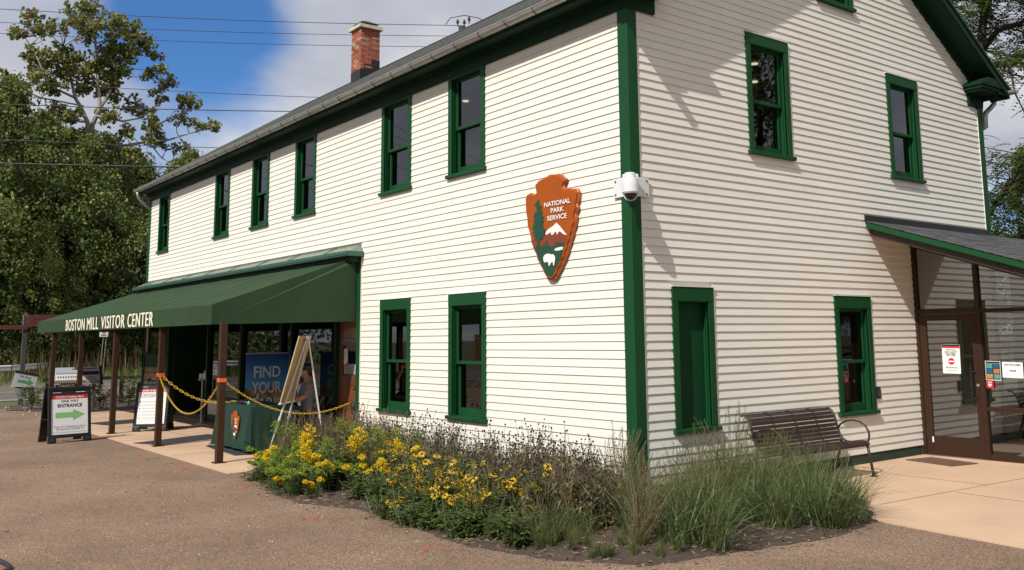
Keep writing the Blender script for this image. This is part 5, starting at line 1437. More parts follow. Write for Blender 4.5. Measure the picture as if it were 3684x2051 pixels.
for y in (-.45, .45): B().box(-.04, .02, y-.03, y+.03, 0, .80).build('leg', GREYW, wy)
# timber barrier rail behind it
tr_ = thing('timber_barrier', 'low dark timber barrier rail behind the shrubs at the road end', 'fence', (-22.5, -.6, 0))
bevel(B().box(-.05, .05, -1.2, 6.5, .72, .82).build('rail', nmat('dark_timber', (.03, .022, .018), .8), tr_), .01, 1)
for y in (-1.1, .9, 2.9, 5.0): B().box(-.11, -.05, y, y+.12, -.05, .84).build('post', nmat('dark_timber', (.03, .022, .018), .8), tr_)
# guardrail
gr = thing('guardrail', 'long galvanised steel guardrail following the far edge of the road', 'guardrail', (-46, 0, 0))
gp = [(-44.0, -14), (-44.6, -6), (-45.4, -1.0), (-46.5, 1.2), (-50, 3.0), (-54, 4.6), (-58, 8.0), (-62.4, 11.9), (-70, 19), (-80, 30)]
prof_ = [(0, .75), (.04, .73), (.08, .70), (.04, .66), (.0, .62), (.0, .58), (.04, .54), (.08, .50), (.04, .46), (0, .44)]
b = B()
for i, (x, y) in enumerate(gp):
    for (o_, z) in prof_: b.v.append((x+46+o_, y, z))
K_ = len(prof_)
for i in range(len(gp)-1):
    for k_ in range(K_-1):
        a = i*K_+k_; b.f.append((a, a+K_, a+K_+1, a+1)); b.m.append(0)
b.build('rail', nmat('guardrail_zinc', (.66, .66, .66), .5, metal=.1, var=.12), gr)
for i in range(len(gp)-1):
    a, c = Vector((*gp[i], 0)), Vector((*gp[i+1], 0)); m_n = max(1, int((c-a).length/2.4))
    for k_ in range(m_n):
        p = a+(c-a)*(k_/m_n); B().box(p.x+46-.12, p.x+46-.02, p.y-.07, p.y+.07, -.05, .74).build('post', GREYW, gr)
# small road sign on twin posts
rs = thing('road_sign', 'small white road sign on two thin metal legs beyond the guardrail', 'sign', (-50.0, 6.3, -.06))
for y in (-.10, .06): B().bar((0, y, 0), (0, y+.10, 2.3), .05, .03, up=(0, 1, 0)).build('leg', GALV, rs)
bevel(B().box(.02, .05, -.22, .24, 2.20, 2.55).build('plate', AWHT, rs), .02, 2)
for z, w_ in ((2.45, .10), (2.37, .08), (2.28, .14)): B().box(.052, .056, -w_, w_, z, z+.035).build('print_line', RED if z > 2.3 else INK, rs)
# utility pole and wires
up_ = thing('utility_pole', 'wooden utility pole top with insulators rising behind the roof', 'utility pole', (-19, 10.2, 0))
B().cyl((0, 0, 0), (0, 0, 12.75), .16, .13, n=12).build('pole', GREYW, up_)
B().box(-.6, .6, -.05, .05, 12.3, 12.42).build('crossarm', GREYW, up_)
DK = nmat('dark_porcelain', (.05, .03, .025), .3)
for x, z in ((-.10, 12.76), (.05, 12.74), (.16, 12.85)):
    B().lathe([(.02, 0), (.02, .10), (.05, .11), (.06, .15), (.03, .18), (.045, .21), (.03, .25)], 10, (x, x*1.2, z)).build('insulator', DK, up_)
b = B(); b.tube([(-.3, -.5, 12.80), (-.22, -.35, 13.05), (.0, .1, 13.18), (.25, .5, 13.1), (.5, 1.0, 12.9)], .015, 6); b.build('jumper_cable', DK, up_)
wdirs = [(12.83, 12.78, .012), (12.37, 12.39, .010), (11.99, 11.99, .010), (10.38, 10.02, .010), (9.59, 9.66, .016), (8.41, 8.25, .012), (7.62, 7.72, .026)]
WIRE = nmat('dark_wire', (.03, .03, .035), .6)
nms = ['topmost thin', 'second thin', 'third thin', 'fourth thin', 'fifth twisted', 'sixth thin', 'lowest and thickest']
for (za, zb_, r_), nm_ in zip(wdirs, nms):
    b = B(); A0, A1 = Vector((-26.8, -2.9, za)), Vector((-19, 10.2, zb_)); d_ = (A0-A1)
    pts = [A1+d_*t+Vector((0, 0, -.10*math.sin(math.pi*min(1, t/1.0)) if t < 1 else -.0)) for t in np.linspace(0, 1, 9)]+[A1+d_*1.5, A1+d_*3.0]
    b.tube(pts, r_, 5); o = b.build('overhead_wire', WIRE); tag(o, nm_+' of the overhead wires crossing the sky to the pole', 'wire', 'overhead wires')
# ------------------------------------------------------------------ vegetation
LEAF = nmat('leaf_green', (.185, .225, .060), .55, island=.45, transl=.38, spec=.35)
LEAFD = nmat('leaf_dark', (.080, .116, .034), .55, island=.5, transl=.32, spec=.35)
LEAFO = nmat('leaf_sycamore', (.21, .215, .055), .5, island=.5, transl=.34, spec=.4)
LEAFR = nmat('leaf_rust', (.20, .12, .03), .6, island=.4, transl=.3)
LEAFY = nmat('leaf_yellow_green', (.26, .28, .06), .55, island=.4, transl=.4)
BARKW = nmat('pale_bark', (.34, .31, .26), .85, var=.45, vscale=3, bump=.3)
BARKD = nmat('dark_bark', (.060, .046, .036), .95, var=.4, vscale=6, bump=.6)
rng = np.random.default_rng(5)
def leaf_mesh(name, centres, radii, counts, size, mats, probs, squash=1.0, up_bias=.3, fold=True, aspect=.62):
    """many leaf sized faces gathered in clumps"""
    C = np.repeat(np.array(centres, float), counts, axis=0); Rr = np.repeat(np.array(radii, float), counts)
    n = len(C); d = rng.normal(size=(n, 3)); d /= np.linalg.norm(d, axis=1)[:, None]
    rr = rng.random(n)**.42; p = C+d*(rr*Rr)[:, None]*np.array([1, 1, squash])
    a = rng.normal(size=(n, 3)); a[:, 2] -= up_bias; a /= np.linalg.norm(a, axis=1)[:, None]
    nn = rng.normal(size=(n, 3)); nn[:, 2] += up_bias*2; s = np.cross(a, nn); s /= (np.linalg.norm(s, axis=1)[:, None]+1e-9)
    nn = np.cross(s, a)
    sz = size*(0.6+.8*rng.random(n))[:, None]
    v = np.empty((n, 4, 3)); w = aspect
    v[:, 0] = p-a*sz*.5; v[:, 1] = p+s*sz*w*.5+nn*sz*.10; v[:, 2] = p+a*sz*.5; v[:, 3] = p-s*sz*w*.5+nn*sz*.10
    me = bpy.data.meshes.new(name)
    me.vertices.add(n*4); me.vertices.foreach_set('co', v.reshape(-1).astype(np.float32))
    me.loops.add(n*4); me.loops.foreach_set('vertex_index', np.arange(n*4, dtype=np.int32))
    me.polygons.add(n); me.polygons.foreach_set('loop_start', np.arange(0, n*4, 4, dtype=np.int32)); me.polygons.foreach_set('loop_total', np.full(n, 4, dtype=np.int32))
    for m in mats: me.materials.append(m)
    if len(mats) > 1:
        cl = rng.choice(len(mats), size=len(centres), p=probs); mi = np.repeat(cl, counts)
        flip = rng.random(n) < .12; mi[flip] = rng.choice(len(mats), size=int(flip.sum()), p=probs)
        me.polygons.foreach_set('material_index', mi.astype(np.int32))
    me.update(); me.validate(); return me
def branchy(b, limbs, centres, r0=.30, twig=.03, sides=7, taper=.55):
    """limbs as smoothed polylines, plus a twig from each clump to the nearest limb point"""
    pts = []
    for k, (l, ra, rb) in enumerate(limbs):
        P = [Vector(p) for p in l]; Q = []
        for i in range(len(P)-1):
            for t in (0, .33, .66):
                q = P[i].lerp(P[i+1], t); 
                q = q+Vector((MN.noise(q*.9), MN.noise(q*.9+Vector((9, 0, 0))), 0))*.18*min(1, ra*6); Q.append(q)
        Q.append(P[-1]); R = [ra+(rb-ra)*i/(len(Q)-1) for i in range(len(Q))]
        b.tube(Q, R, sides); pts += Q
    for c in centres:
        c = Vector(c); best = min(pts, key=lambda p: (p-c).length+(.6*max(0, p.z-c.z))); 
        if (best-c).length < .2: continue
        m_ = best.lerp(c, .5)+Vector((rng.normal()*.12, rng.normal()*.12, -.10*(best-c).length*.3)); b.tube([best, m_, c, c+(c-m_)*.35], [twig*1.6, twig*1.2, twig, twig*.35], 4)
# --- big sycamore at the left
SYC = [(3.5, 22.7, 1.15), (2.6, 22.0, 0.73), (4.9, 23.2, 0.83), (6.1, 24.1, 1.25), (6.8, 24.8, 0.83), (7.6, 23.2, 1.25), (6.5, 22.8, 1.25), (9.0, 23.7, 0.94), (8.7, 22.2, 1.46), (10.1, 22.9, 1.04), (10.9, 22.2, 0.62), (3.4, 20.7, 0.94), (4.3, 20.1, 1.25), (5.4, 21.4, 1.04), (5.5, 19.9, 1.25), (6.5, 20.6, 1.25), (7.7, 21.0, 1.46), (8.9, 20.9, 1.04), (7.1, 19.0, 1.04), (8.3, 19.6, 1.04), (4.4, 18.4, 1.04), (3.7, 18.8, 0.73), (5.1, 17.1, 1.04), (2.6, 18.1, 0.73), (5.7, 16.6, 0.83), (4.1, 16.8, 0.62), (10.5, 20.5, 0.52), (11.4, 20.7, 0.73), (12.2, 20.2, 0.62), (11.6, 19.3, 0.73), (10.2, 18.5, 0.94), (13.8, 19.0, 0.83), (13.0, 19.3, 0.52), (8.9, 18.9, 0.62), (11.0, 17.4, 0.94), (11.4, 16.4, 0.62), (12.9, 17.6, 0.73), (13.9, 17.0, 0.73), (13.1, 15.8, 0.73), (12.2, 16.1, 0.52), (15.3, 17.4, 0.58), (9.2, 16.3, 0.83), (7.9, 17.1, 0.83), (7.2, 15.9, 0.73), (8.5, 15.3, 1.04), (10.7, 15.7, 0.62), (9.6, 14.6, 0.83), (6.2, 15.2, .9), (7.9, 14.3, 1.0), (5.5, 15.4, .6), (1.9, 18.7, .6), (1.3, 17.6, .5)]
LIM = [([(7.5, 0), (7.2, 8), (6.8, 14.3), (7.4, 17.5), (7.4, 20.4), (6.9, 22.9), (6.3, 24.5)], .24, .04), ([(6.8, 14.3), (6.8, 16.4), (6.2, 18.3), (5.6, 20.1), (5.4, 22.0)], .19, .04), ([(7.2, 16.9), (9.0, 16.9), (10.4, 17.5), (11.3, 18.4), (12.0, 20.0)], .10, .03), ([(8.2, 14.5), (9.0, 15.2), (10.7, 15.6), (12.5, 16.2), (14.1, 16.8), (15.2, 17.3)], .12, .03), ([(10.7, 15.6), (12.2, 14.9), (13.0, 14.2), (13.5, 13.4)], .05, .012), ([(6.2, 18.3), (4.4, 18.5), (3.6, 20.1), (2.9, 21.9)], .09, .03), ([(7.4, 17.5), (8.6, 19.6), (9.5, 21.8), (10.3, 22.7)], .12, .03), ([(7.3, 11.5), (8.2, 14.5)], .12, .10), ([(11.4, 17.0), (12.5, 17.8), (13.8, 18.6)], .06, .03), ([(6.6, 17.7), (4.1, 17.9), (1.6, 18.4)], .06, .03)]
# the tree's own depth: limbs and clumps spread along x as well
def dep(y, z): return 1.6*MN.noise(Vector((y*.45, z*.45, 4)))*1.6
sy = thing('sycamore_tree', 'tall open crowned sycamore with pale trunk and rust tinged leaves above the treeline', 'tree', (-60, 0, 0))
cen, rad_, cnt = [], [], []
for (y, z, r) in SYC:
    k = max(7, int(15*r*r))
    for _ in range(k):
        a = rng.normal(size=3); a /= np.linalg.norm(a); q = rng.random()**.4*r*.92
        cen.append((dep(y, z)+a[0]*q*1.2, y+a[1]*q, z+a[2]*q*.85)); rad_.append(rng.uniform(.22, .46)); cnt.append(int(rng.uniform(18, 36)))
b = B(); branchy(b, [([(dep(y, z)*(.3+.7*min(1, z/18)), y, z) for y, z in l], ra, rb) for l, ra, rb in LIM], cen[::2], twig=.022)
b.build('trunk', BARKW, sy, smooth=True)
obj('crown', leaf_mesh('crown', cen, rad_, cnt, .22, [LEAFO, LEAF, LEAFR], [.72, .23, .05], aspect=.9), sy)
# --- generic broadleaf trees for the wood behind the road
def make_tree(name, label, H, W, seed, mats, probs, leaf, nclump, per, base=.18, bark=BARKD, group=None, dens=1.0, squash=1.0):
    global rng
    rng = np.random.default_rng(seed); t = thing(name, label, 'tree', (0, 0, 0), 0, group)
    cen, rr, cn = [], [], []
    for _ in range(nclump):
        z = base+(1-base)*rng.random()**.85; env = math.sin(math.pi*min(1, max(0, (z-base)/(1-base)))**.75*.93+.16)
        a = rng.random()*2*math.pi; q = W*.5*env*(.35+.65*rng.random()**.5)*(1+.25*math.sin(a*3+seed))
        cen.append((q*math.cos(a), q*math.sin(a), z*H)); rr.append(rng.uniform(.045, .085)*H*.9); cn.append(int(per*rng.uniform(.6, 1.4)))
    limbs = [([(0, 0, 0), (.15, .1, H*.3), (-.1, .2, H*.6), (.1, 0, H*.92)], H*.022, .03)]
    for k in range(9):
        a = rng.random()*6.28; z0 = H*rng.uniform(.25, .7); l_ = W*.42*rng.uniform(.6, 1)
        limbs.append(([(0, .1, z0), (l_*.5*math.cos(a), l_*.5*math.sin(a), z0+l_*.35), (l_*math.cos(a), l_*math.sin(a), z0+l_*.55)], H*.009, .02))
    b = B(); branchy(b, limbs, cen[::3], twig=.02); b.build('trunk', bark, t, smooth=True)
    obj('crown', leaf_mesh('crown', cen, rr, cn, leaf, mats, probs, squash=squash), t)
    return t
protos = [make_tree('maple_tree', 'dense dark green tree at the left edge behind the guardrail', 13, 9, 101, [LEAFD, LEAF, LEAFY], [.50, .38, .12], .19, 280, 92, base=.05),
          make_tree('ash_tree', 'feathery mid green tree behind the guardrail', 12, 7.5, 102, [LEAF, LEAFD, LEAFY], [.5, .34, .16], .17, 230, 86, base=.04),
          make_tree('walnut_tree', 'broad dark tree behind the guardrail', 10, 9, 103, [LEAFD, LEAF, LEAFY], [.6, .33, .07], .19, 240, 88, base=.02)]
ord_ = 0
def put(k, x, y, s, rz, label, sz=1.0):
    c = copy_tree(protos[k]) if protos[k].get('used') else protos[k]
    protos[k]['used'] = 1
    c.location = (x, y, -.1); c.rotation_euler = (0, 0, rz); c.scale = (s*1.08, s*1.08, s*sz*1.17); c['label'] = label; c['group'] = 'trees of the wood behind the road'
    if 'used' in c and c is not protos[k]: del c['used']
    return c
wood = [(0, -54, -2.5, 1.10, .3, 'dark bushy tree at the far left edge of the wood'),
        (1, -57, 1.9, 1.26, 1.1, 'tall feathery tree rising at the left below the sycamore crown'),
        (0, -62, 4.2, 1.08, 2.0, 'dark round tree directly left of the sycamore trunk'),
        (2, -57, 5.6, 1.12, 4.0, 'low broad dark tree in front of the sycamore trunk'),
        (1, -63, 8.8, 1.15, 2.9, 'mid green tree in front and right of the sycamore trunk'),
        (0, -66, 11.5, 1.05, 5.1, 'dark tree right of the sycamore above the guardrail'),
        (1, -64, 14.2, 1.02, .7, 'feathery tree beside the far corner of the building'),
        (2, -60, 12.4, .95, 1.9, 'low dark tree below the awning roof end'),
        (0, -72, 17.5, 1.15, 3.3, 'tree peeping out over the far end of the gutter'),
        (2, -70, 1.5, 1.22, .2, 'dark broad tree deep in the wood at the left'),
        (0, -76, 7.5, 1.30, 4.6, 'tall dark tree deep behind the sycamore'),
        (1, -74, 13, 1.15, 5.9, 'tree deep in the wood behind the guardrail bend'),
        (1, -56.5, 6.4, 1.04, .9, 'feathery light green tree hiding the foot of the sycamore trunk'),
        (2, -54, -9, 1.1, 2.2, 'dark tree beyond the left edge of the picture'),
        (2, -56, 9.2, .85, 5.2, 'lowest leafy tree straight behind the road sign'),
        (1, -53, 3.4, .62, 3.9, 'small bright sapling close behind the guardrail')]
for w in wood: put(*w)
# second crown behind, left edge, sycamore like
s2_ = put(1, -63, -1.4, 1.62, 2.5, 'tall thin crowned tree cut by the left edge of the picture')
# trees behind the camera, which the panes reflect
for i, (k, x, y, s) in enumerate([(0, 4, -44, 1.2), (2, 14, -47, 1.1), (1, -8, -50, 1.2), (0, 24, -42, 1.1), (2, -20, -46, 1.2), (1, 34, -38, 1.2), (0, -34, -48, 1.2), (2, 40, -20, 1.1), (0, 44, -4, 1.2), (1, 42, 10, 1.1), (2, 30, -60, 1.3), (0, 12, -62, 1.3), (1, 21, 17.5, 1.15), (0, 26, 25, 1.25), (1, 17, 24, 1.3), (2, 29, 15, 1.2), (1, 34, 24, 1.3)]):
    c = put(k, x, y, s, i*1.3, 'tree of the wood on the camera side of the building, mirrored in the panes'); c['group'] = 'trees on the camera side'
# undergrowth that fills the foot of the wood
rng = np.random.default_rng(77); cen, rr, cn = [], [], []
for _ in range(900):
    t = rng.random(); y = -16+t*42; x = -50-.55*max(0, y-1)-rng.random()*10
    cen.append((x, y, rng.random()**1.5*3.2)); rr.append(rng.uniform(.5, .9)); cn.append(34)
tag(obj('undergrowth', leaf_mesh('undergrowth', cen, rr, cn, .24, [LEAFD, LEAF, LEAFY], [.62, .3, .08])), kind='stuff')
rng = np.random.default_rng(78); cen, rr, cn = [], [], []
for _ in range(1500):
    y = -30+rng.random()*75; x = -62-.55*max(0, y-1)-rng.random()*26
    cen.append((x, y, rng.random()*9)); rr.append(rng.uniform(.9, 1.6)); cn.append(30)
tag(obj('distant_wood', leaf_mesh('distant_wood', cen, rr, cn, .42, [LEAFD, LEAF], [.7, .3])), kind='stuff')
# tall verge grass by the guardrail
def blades(n, area, h, w, lean=.3, seg=3, seed=1, curve=.4):
    r = np.random.default_rng(seed); b = B()
    for _ in range(n):
        x, y, z0 = area(r); a = r.random()*6.283; hh = h*(.55+.75*r.random()); ln = lean*r.random()*hh; ww = w*(.7+.6*r.random())
        d = Vector((math.cos(a), math.sin(a), 0)); s = Vector((-d.y, d.x, 0)); base = len(b.v); tw = r.uniform(-1, 1)
        a2 = a+r.normal()*.9; d2 = Vector((math.cos(a2), math.sin(a2), 0)); cv = curve*r.uniform(.2, 1.7); kk = r.uniform(.45, .8) if r.random() < .18 else 2
        s = (s+d*tw*.6).normalized()
        for i in range(seg+1):
            t = i/seg; p = Vector((x, y, z0))+d*ln*t+d2*(cv*hh*t*t*.5)+Vector((0, 0, hh*(t-.34*cv*t*t)))
            if t > kk: p += d2*hh*(t-kk)*.5-Vector((0, 0, hh*(t-kk)*1.1))
            q = ww*(1-t)**.7*.5 if i < seg else 0
            if i < seg: b.v += [tuple(p-s*q), tuple(p+s*q)]
            else: b.v.append(tuple(p))
        for i in range(seg-1): b.f.append((base+2*i, base+2*i+1, base+2*i+3, base+2*i+2)); b.m.append(0)
        b.f.append((base+2*seg-2, base+2*seg-1, base+2*seg)); b.m.append(0)
    return b
GRS = nmat('verge_grass', (.13, .15, .035), .7, island=.45, transl=.35); GRT = nmat('tan_grass', (.24, .17, .075), .8, island=.4, transl=.3)
GRN_ = nmat('grass_blade_green', (.130, .172, .062), .5, island=.4, transl=.38, spec=.5); GRO = nmat('grass_blade_olive', (.135, .155, .055), .6, island=.4, transl=.35)
GRB = nmat('dry_stalk', (.23, .17, .095), .85, island=.45, transl=.2)
tag(blades(5200, lambda r: ((lambda y: (-41.5-.45*max(0, y)-r.random()*14, y, -.05))(-16+r.random()*36)), .55, .05, seed=3).build('verge_grass', GRS), kind='stuff')
tag(blades(2600, lambda r: ((lambda y: (-47.5-.45*max(0, y)-r.random()*7, y, -.05))(-10+r.random()*28)), 1.5, .05, seed=4, lean=.12, curve=.15).build('tall_verge_grass', GRT), kind='stuff')
# lawn strip and hedge on the camera side for the reflections
tag(blades(9000, lambda r: (6+r.random()*26, -16-r.random()*14, -.05), .5, .06, seed=6).build('meadow_grass', GRS), kind='stuff')
fe = thing('rail_fence', 'weathered wooden rail fence on the camera side, mirrored in the entrance glass', 'fence', (2, -15.5, 0))
for k in range(9):
    B().box(k*2.4-.06, k*2.4+.06, -.06, .06, -.05, 1.25).build('post', GREYW, fe)
for z in (.35, .62, .89, 1.14): B().box(-.1, 19.4, .06, .10, z, z+.12).build('rail', GREYW, fe)

# ---- walnut at the right edge, behind the building
rng = np.random.default_rng(15)
wt = thing('walnut_tree', 'dark limbed walnut with feathery leaves at the right edge behind the gable', 'tree', (-2.4, 14, 0))
lim3 = [([(-1.6, 14, 0), (-1.4, 14, 3.0), (-.7, 14, 5.5), (-.06, 14, 8.52), (-.1, 14, 9.7), (.2, 14.2, 11.5)], .17, .06),
        ([(-.06, 14, 8.4), (.35, 13.9, 8.75), (.9, 13.8, 8.75), (1.6, 13.6, 9.0)], .085, .03), ([(-.15, 14, 8.2), (.05, 14, 7.96), (.55, 14, 7.9), (.85, 14, 8.1), (1.5, 14, 8.0)], .07, .03),
        ([(-1.4, 14, 3.1), (-.4, 14, 4.3), (.65, 14, 5.7), (1.5, 14, 6.6)], .08, .03), ([(-.1, 14, 8.9), (.1, 14, 9.4), (.3, 14.1, 10.3)], .06, .03), ([(-1.2, 14, 3.5), (.2, 14.4, 4.0), (1.6, 14.6, 4.4)], .06, .03),
        ([(-.7, 14, 5.5), (-1.6, 14.4, 7.0), (-2.2, 14.6, 9.0)], .09, .03), ([(.5, 14, 7.9), (.6, 13.9, 7.2), (.8, 13.9, 6.6)], .03, .01)]
cenw = []
def leaflets(b, p, d, L_, n):   # a pinnate leaf
    d = d.normalized(); s = d.cross(Vector((0, 0, 1))).normalized(); base0 = p
    for i in range(n):
        t = (i+1)/n; q = p+d*L_*t+Vector((0, 0, -.35*L_*t*t))
        for sg_ in (-1, 1):
            e = (s*sg_+d*.5+Vector((0, 0, -.25))).normalized(); l_ = L_*.28*(1-.4*abs(t-.55)); w_ = e.cross(Vector((0, 0, 1))).normalized()*l_*.27
            b.add([q, q+e*l_*.45+w_, q+e*l_, q+e*l_*.45-w_], [(0, 1, 2, 3)], 0)
lb = B(); tb_ = B()
spots = []
for _ in range(470):
    x = rng.uniform(-1.7, 2.6); y = rng.uniform(12.6, 16.0); z = rng.choice([rng.uniform(2.2, 6.3), rng.uniform(6.8, 11.5)], p=[.45, .55])
    if 6.0 < z < 7.5 and x < 1.2: continue
    spots.append((x, y-14, z))
branchy(tb_, [([(p[0], p[1]-14, p[2]) for p in l], a, c) for l, a, c in lim3], spots, twig=.010)
for c in spots:
    for _ in range(13):
        d = Vector(rng.normal(size=3)); d.z = d.z*.4-.1; p = Vector(c)+Vector(rng.normal(size=3))*.14
        leaflets(lb, p, d, rng.uniform(.28, .45), 6)
tb_.build('trunk', BARKD, wt, smooth=True); lb.build('crown', nmat('walnut_leaf', (.16, .20, .045), .55, island=.1, transl=.42, var=.45, vscale=1.6, col2=(.06, .11, .03)), wt)
for i, (x, y, s, l) in enumerate([(-1.2, 22, .62, 'low bushy tree behind the porch roof at the right edge'), (1.5, 25, .8, 'darker tree just right of the walnut beyond the picture edge'), (-4.5, 20.5, .50, 'small tree close behind the rear gutter corner')]):
    c = put(1 if i != 1 else 0, x, y, s, i*2.1, l); c['group'] = 'trees behind the building'

# ------------------------------------------------------------------ bed plants
STEM = nmat('green_stem', (.09, .13, .035), .7, island=.3); PLEAF = nmat('plant_leaf', (.100, .142, .042), .55, island=.5, transl=.35, spec=.4)
PLEAFD = nmat('withered_leaf', (.150, .135, .062), .8, island=.55, transl=.25); GOLD = nmat('goldenrod_yellow', (.74, .54, .010), .7, island=.28, transl=.25)
GOLDG = nmat('goldenrod_bud', (.24, .33, .035), .7, island=.35, transl=.3); PETAL = nmat('petal_yellow', (.80, .53, .02), .6, island=.22, transl=.3)
HEADM = nmat('seed_head', (.022, .014, .012), .9); STALK = nmat('brown_stalk', (.15, .11, .070), .9, island=.4)
def quadleaf(b, p, d, L_, w, droop=.25, mi=0):
    d = d.normalized(); s = d.cross(Vector((0, 0, 1)))
    s = s.normalized() if s.length > 1e-4 else Vector((1, 0, 0)); m_ = p+d*L_*.5+Vector((0, 0, -.02)); e = p+d*L_+Vector((0, 0, -droop*L_))
    b.add([p, m_+s*w*.5+Vector((0, 0, w*.15)), e, m_-s*w*.5+Vector((0, 0, w*.15))], [(0, 1, 2, 3)], mi)
def stem(r, h, lean, n=5):
    a = r.random()*6.283; d = Vector((math.cos(a), math.sin(a), 0)); q = r.uniform(.2, 1)*lean*h
    return [d*(q*(i/n)**1.6)+Vector((0, 0, h*(i/n)*(1-.12*(lean*(i/n))))) for i in range(n+1)]
def plant_goldenrod(seed, h, nst, plume=.22, bright=1.0, lean=.5):
    r = np.random.default_rng(seed); st, lv, pl = B(), B(), B()
    for k in range(nst):
        hh = h*r.uniform(.65, 1.05); P = stem(r, hh, lean); off = Vector((r.normal()*.05, r.normal()*.05, 0)); P = [p+off for p in P]
        st.tube(P, [.005, .004, .004, .0035, .003, .002], 4)
        for i in range(52):
            t = r.uniform(.06, .90); q = P[int(t*5)].lerp(P[min(5, int(t*5)+1)], t*5-int(t*5)); a = r.random()*6.283
            quadleaf(lv, q, Vector((math.cos(a), math.sin(a), .55)), r.uniform(.07, .12)*(1.1-t*.4), .013, .3)
        top = P[-1]; dirn = (P[-1]-P[-2]).normalized(); L_ = plume*r.uniform(.7, 1.15)
        for j in range(15):   # arching branchlets with tufts of florets
            t = j/15; c = top-dirn*L_*(.85*(1-t)); a = j*2.4; bl = L_*.52*(1-t)**.7+.018
            o = Vector((math.cos(a), math.sin(a), 0))
            nt = max(4, int(12*(1-t)+3))
            for i in range(nt):
                s = (i+.6)/nt; p = c+o*bl*s+Vector((0, 0, bl*(.55*s-.45*s*s)))+dirn*bl*.25*s
                for _ in range(3):
                    q = p+Vector(r.normal(size=3))*.007; e = Vector(r.normal(size=3)).normalized()*.0085; g = e.cross(Vector(r.normal(size=3))).normalized()*.0075
                    pl.add([q-e, q+g, q+e, q-g], [(0, 1, 2, 3)], 0)
    return st.mesh('stems', STEM), lv.mesh('leaves', PLEAF), pl.mesh('plume', GOLD if bright > .5 else GOLDG)
def plant_susan(seed, h, nst, nfl, leafy=1.0):
    r = np.random.default_rng(seed); st, lv, fl, hd = B(), B(), B(), B()
    for k in range(nst):
        hh = h*r.uniform(.55, 1.05); P = stem(r, hh, .35); off = Vector((r.normal()*.07, r.normal()*.07, 0)); P = [p+off for p in P]
        st.tube(P, .0028, 4)
        for i in range(int(13*leafy)):
            t = r.random()*.8; q = P[int(t*5)].lerp(P[min(5, int(t*5)+1)], t*5-int(t*5)); a = r.random()*6.283
            quadleaf(lv, q, Vector((math.cos(a), math.sin(a), .4)), r.uniform(.06, .13)*(1.2-t), .032*(1.2-t), .5)
        c = P[-1]
        hd.ball(c, (.009, .009, .010), 6, 4)
        if k < nfl:
            tilt = Vector((r.normal()*.5, -.5+r.normal()*.4, 1)).normalized(); u = tilt.cross(Vector((1, 0, .1))).normalized(); v = tilt.cross(u)
            npz = 11
            for i in range(npz):
                a = 2*math.pi*i/npz+r.normal()*.06; o = (u*math.cos(a)+v*math.sin(a)); s = tilt.cross(o); L_ = .034*r.uniform(.85, 1.1)
                fl.add([c+o*.007, c+o*(.007+L_*.55)+s*.0058, c+o*(.007+L_)-tilt*.006, c+o*(.007+L_*.55)-s*.0058], [(0, 1, 2, 3)])
    return st.mesh('stems', STEM), lv.mesh('leaves', PLEAF), fl.mesh('petals', PETAL), hd.mesh('flower_centres', HEADM)
def plant_cone(seed, h, nst, leafy=.6, big=1.0):
    r = np.random.default_rng(seed); st, lv, hd = B(), B(), B()
    for k in range(nst):
        hh = h*r.uniform(.5, 1.03); P = stem(r, hh, .22); off = Vector((r.normal()*.07, r.normal()*.07, 0)); P = [p+off for p in P]; st.tube(P, .0022, 3)
        ends = [P[-1]]
        for j in range(int(r.integers(0, 3))):
            t = r.uniform(.6, .85); q = P[int(t*5)].lerp(P[min(5, int(t*5)+1)], t*5-int(t*5)); a = r.random()*6.283; e = q+Vector((math.cos(a)*.05, math.sin(a)*.05, r.uniform(.06, .13)))
            st.tube([q, q.lerp(e, .5)+Vector((math.cos(a)*.012, math.sin(a)*.012, 0)), e], .0017, 3); ends.append(e)
        for e in ends: s_ = r.uniform(.009, .0125)*big; hd.ball(e, (s_, s_, s_*1.0), 6, 4)
        for i in range(int(13*leafy)):
            t = r.random()*.75; q = P[int(t*5)].lerp(P[min(5, int(t*5)+1)], t*5-int(t*5)); a = r.random()*6.283
            quadleaf(lv, q, Vector((math.cos(a), math.sin(a), -.1+r.random()*.6)), r.uniform(.04, .10), .02, .8)
    return st.mesh('stalks', STALK), lv.mesh('leaves', PLEAFD), hd.mesh('seed_heads', HEADM)
def plant_grass(seed, h, n, spread, w, mat, lean=.4, curve=.6, seg=5, heads=0, hm=None):
    r0 = np.random.default_rng(seed)
    b = blades(n, lambda r: ((lambda a, q: (math.cos(a)*q, math.sin(a)*q, 0))(r.random()*6.283, spread*r.random()**.6)), h, w, lean, seg, seed, curve)
    out = [b.mesh('blades', mat)]
    if heads:
        s = B()
        for _ in range(heads):
            P = stem(r0, h*r0.uniform(1.0, 1.35), .25); s.tube(P, .0016, 3)
            for i in range(18):
                t = 3.6+1.4*i/18; q = P[min(4, int(t))].lerp(P[min(5, int(t)+1)], t-int(t)); a = r0.random()*6.283; quadleaf(s, q, Vector((math.cos(a), math.sin(a), 1.2)), .022, .005, 0)
        out.append(s.mesh('flower_stalks', hm or GRB))
    return out
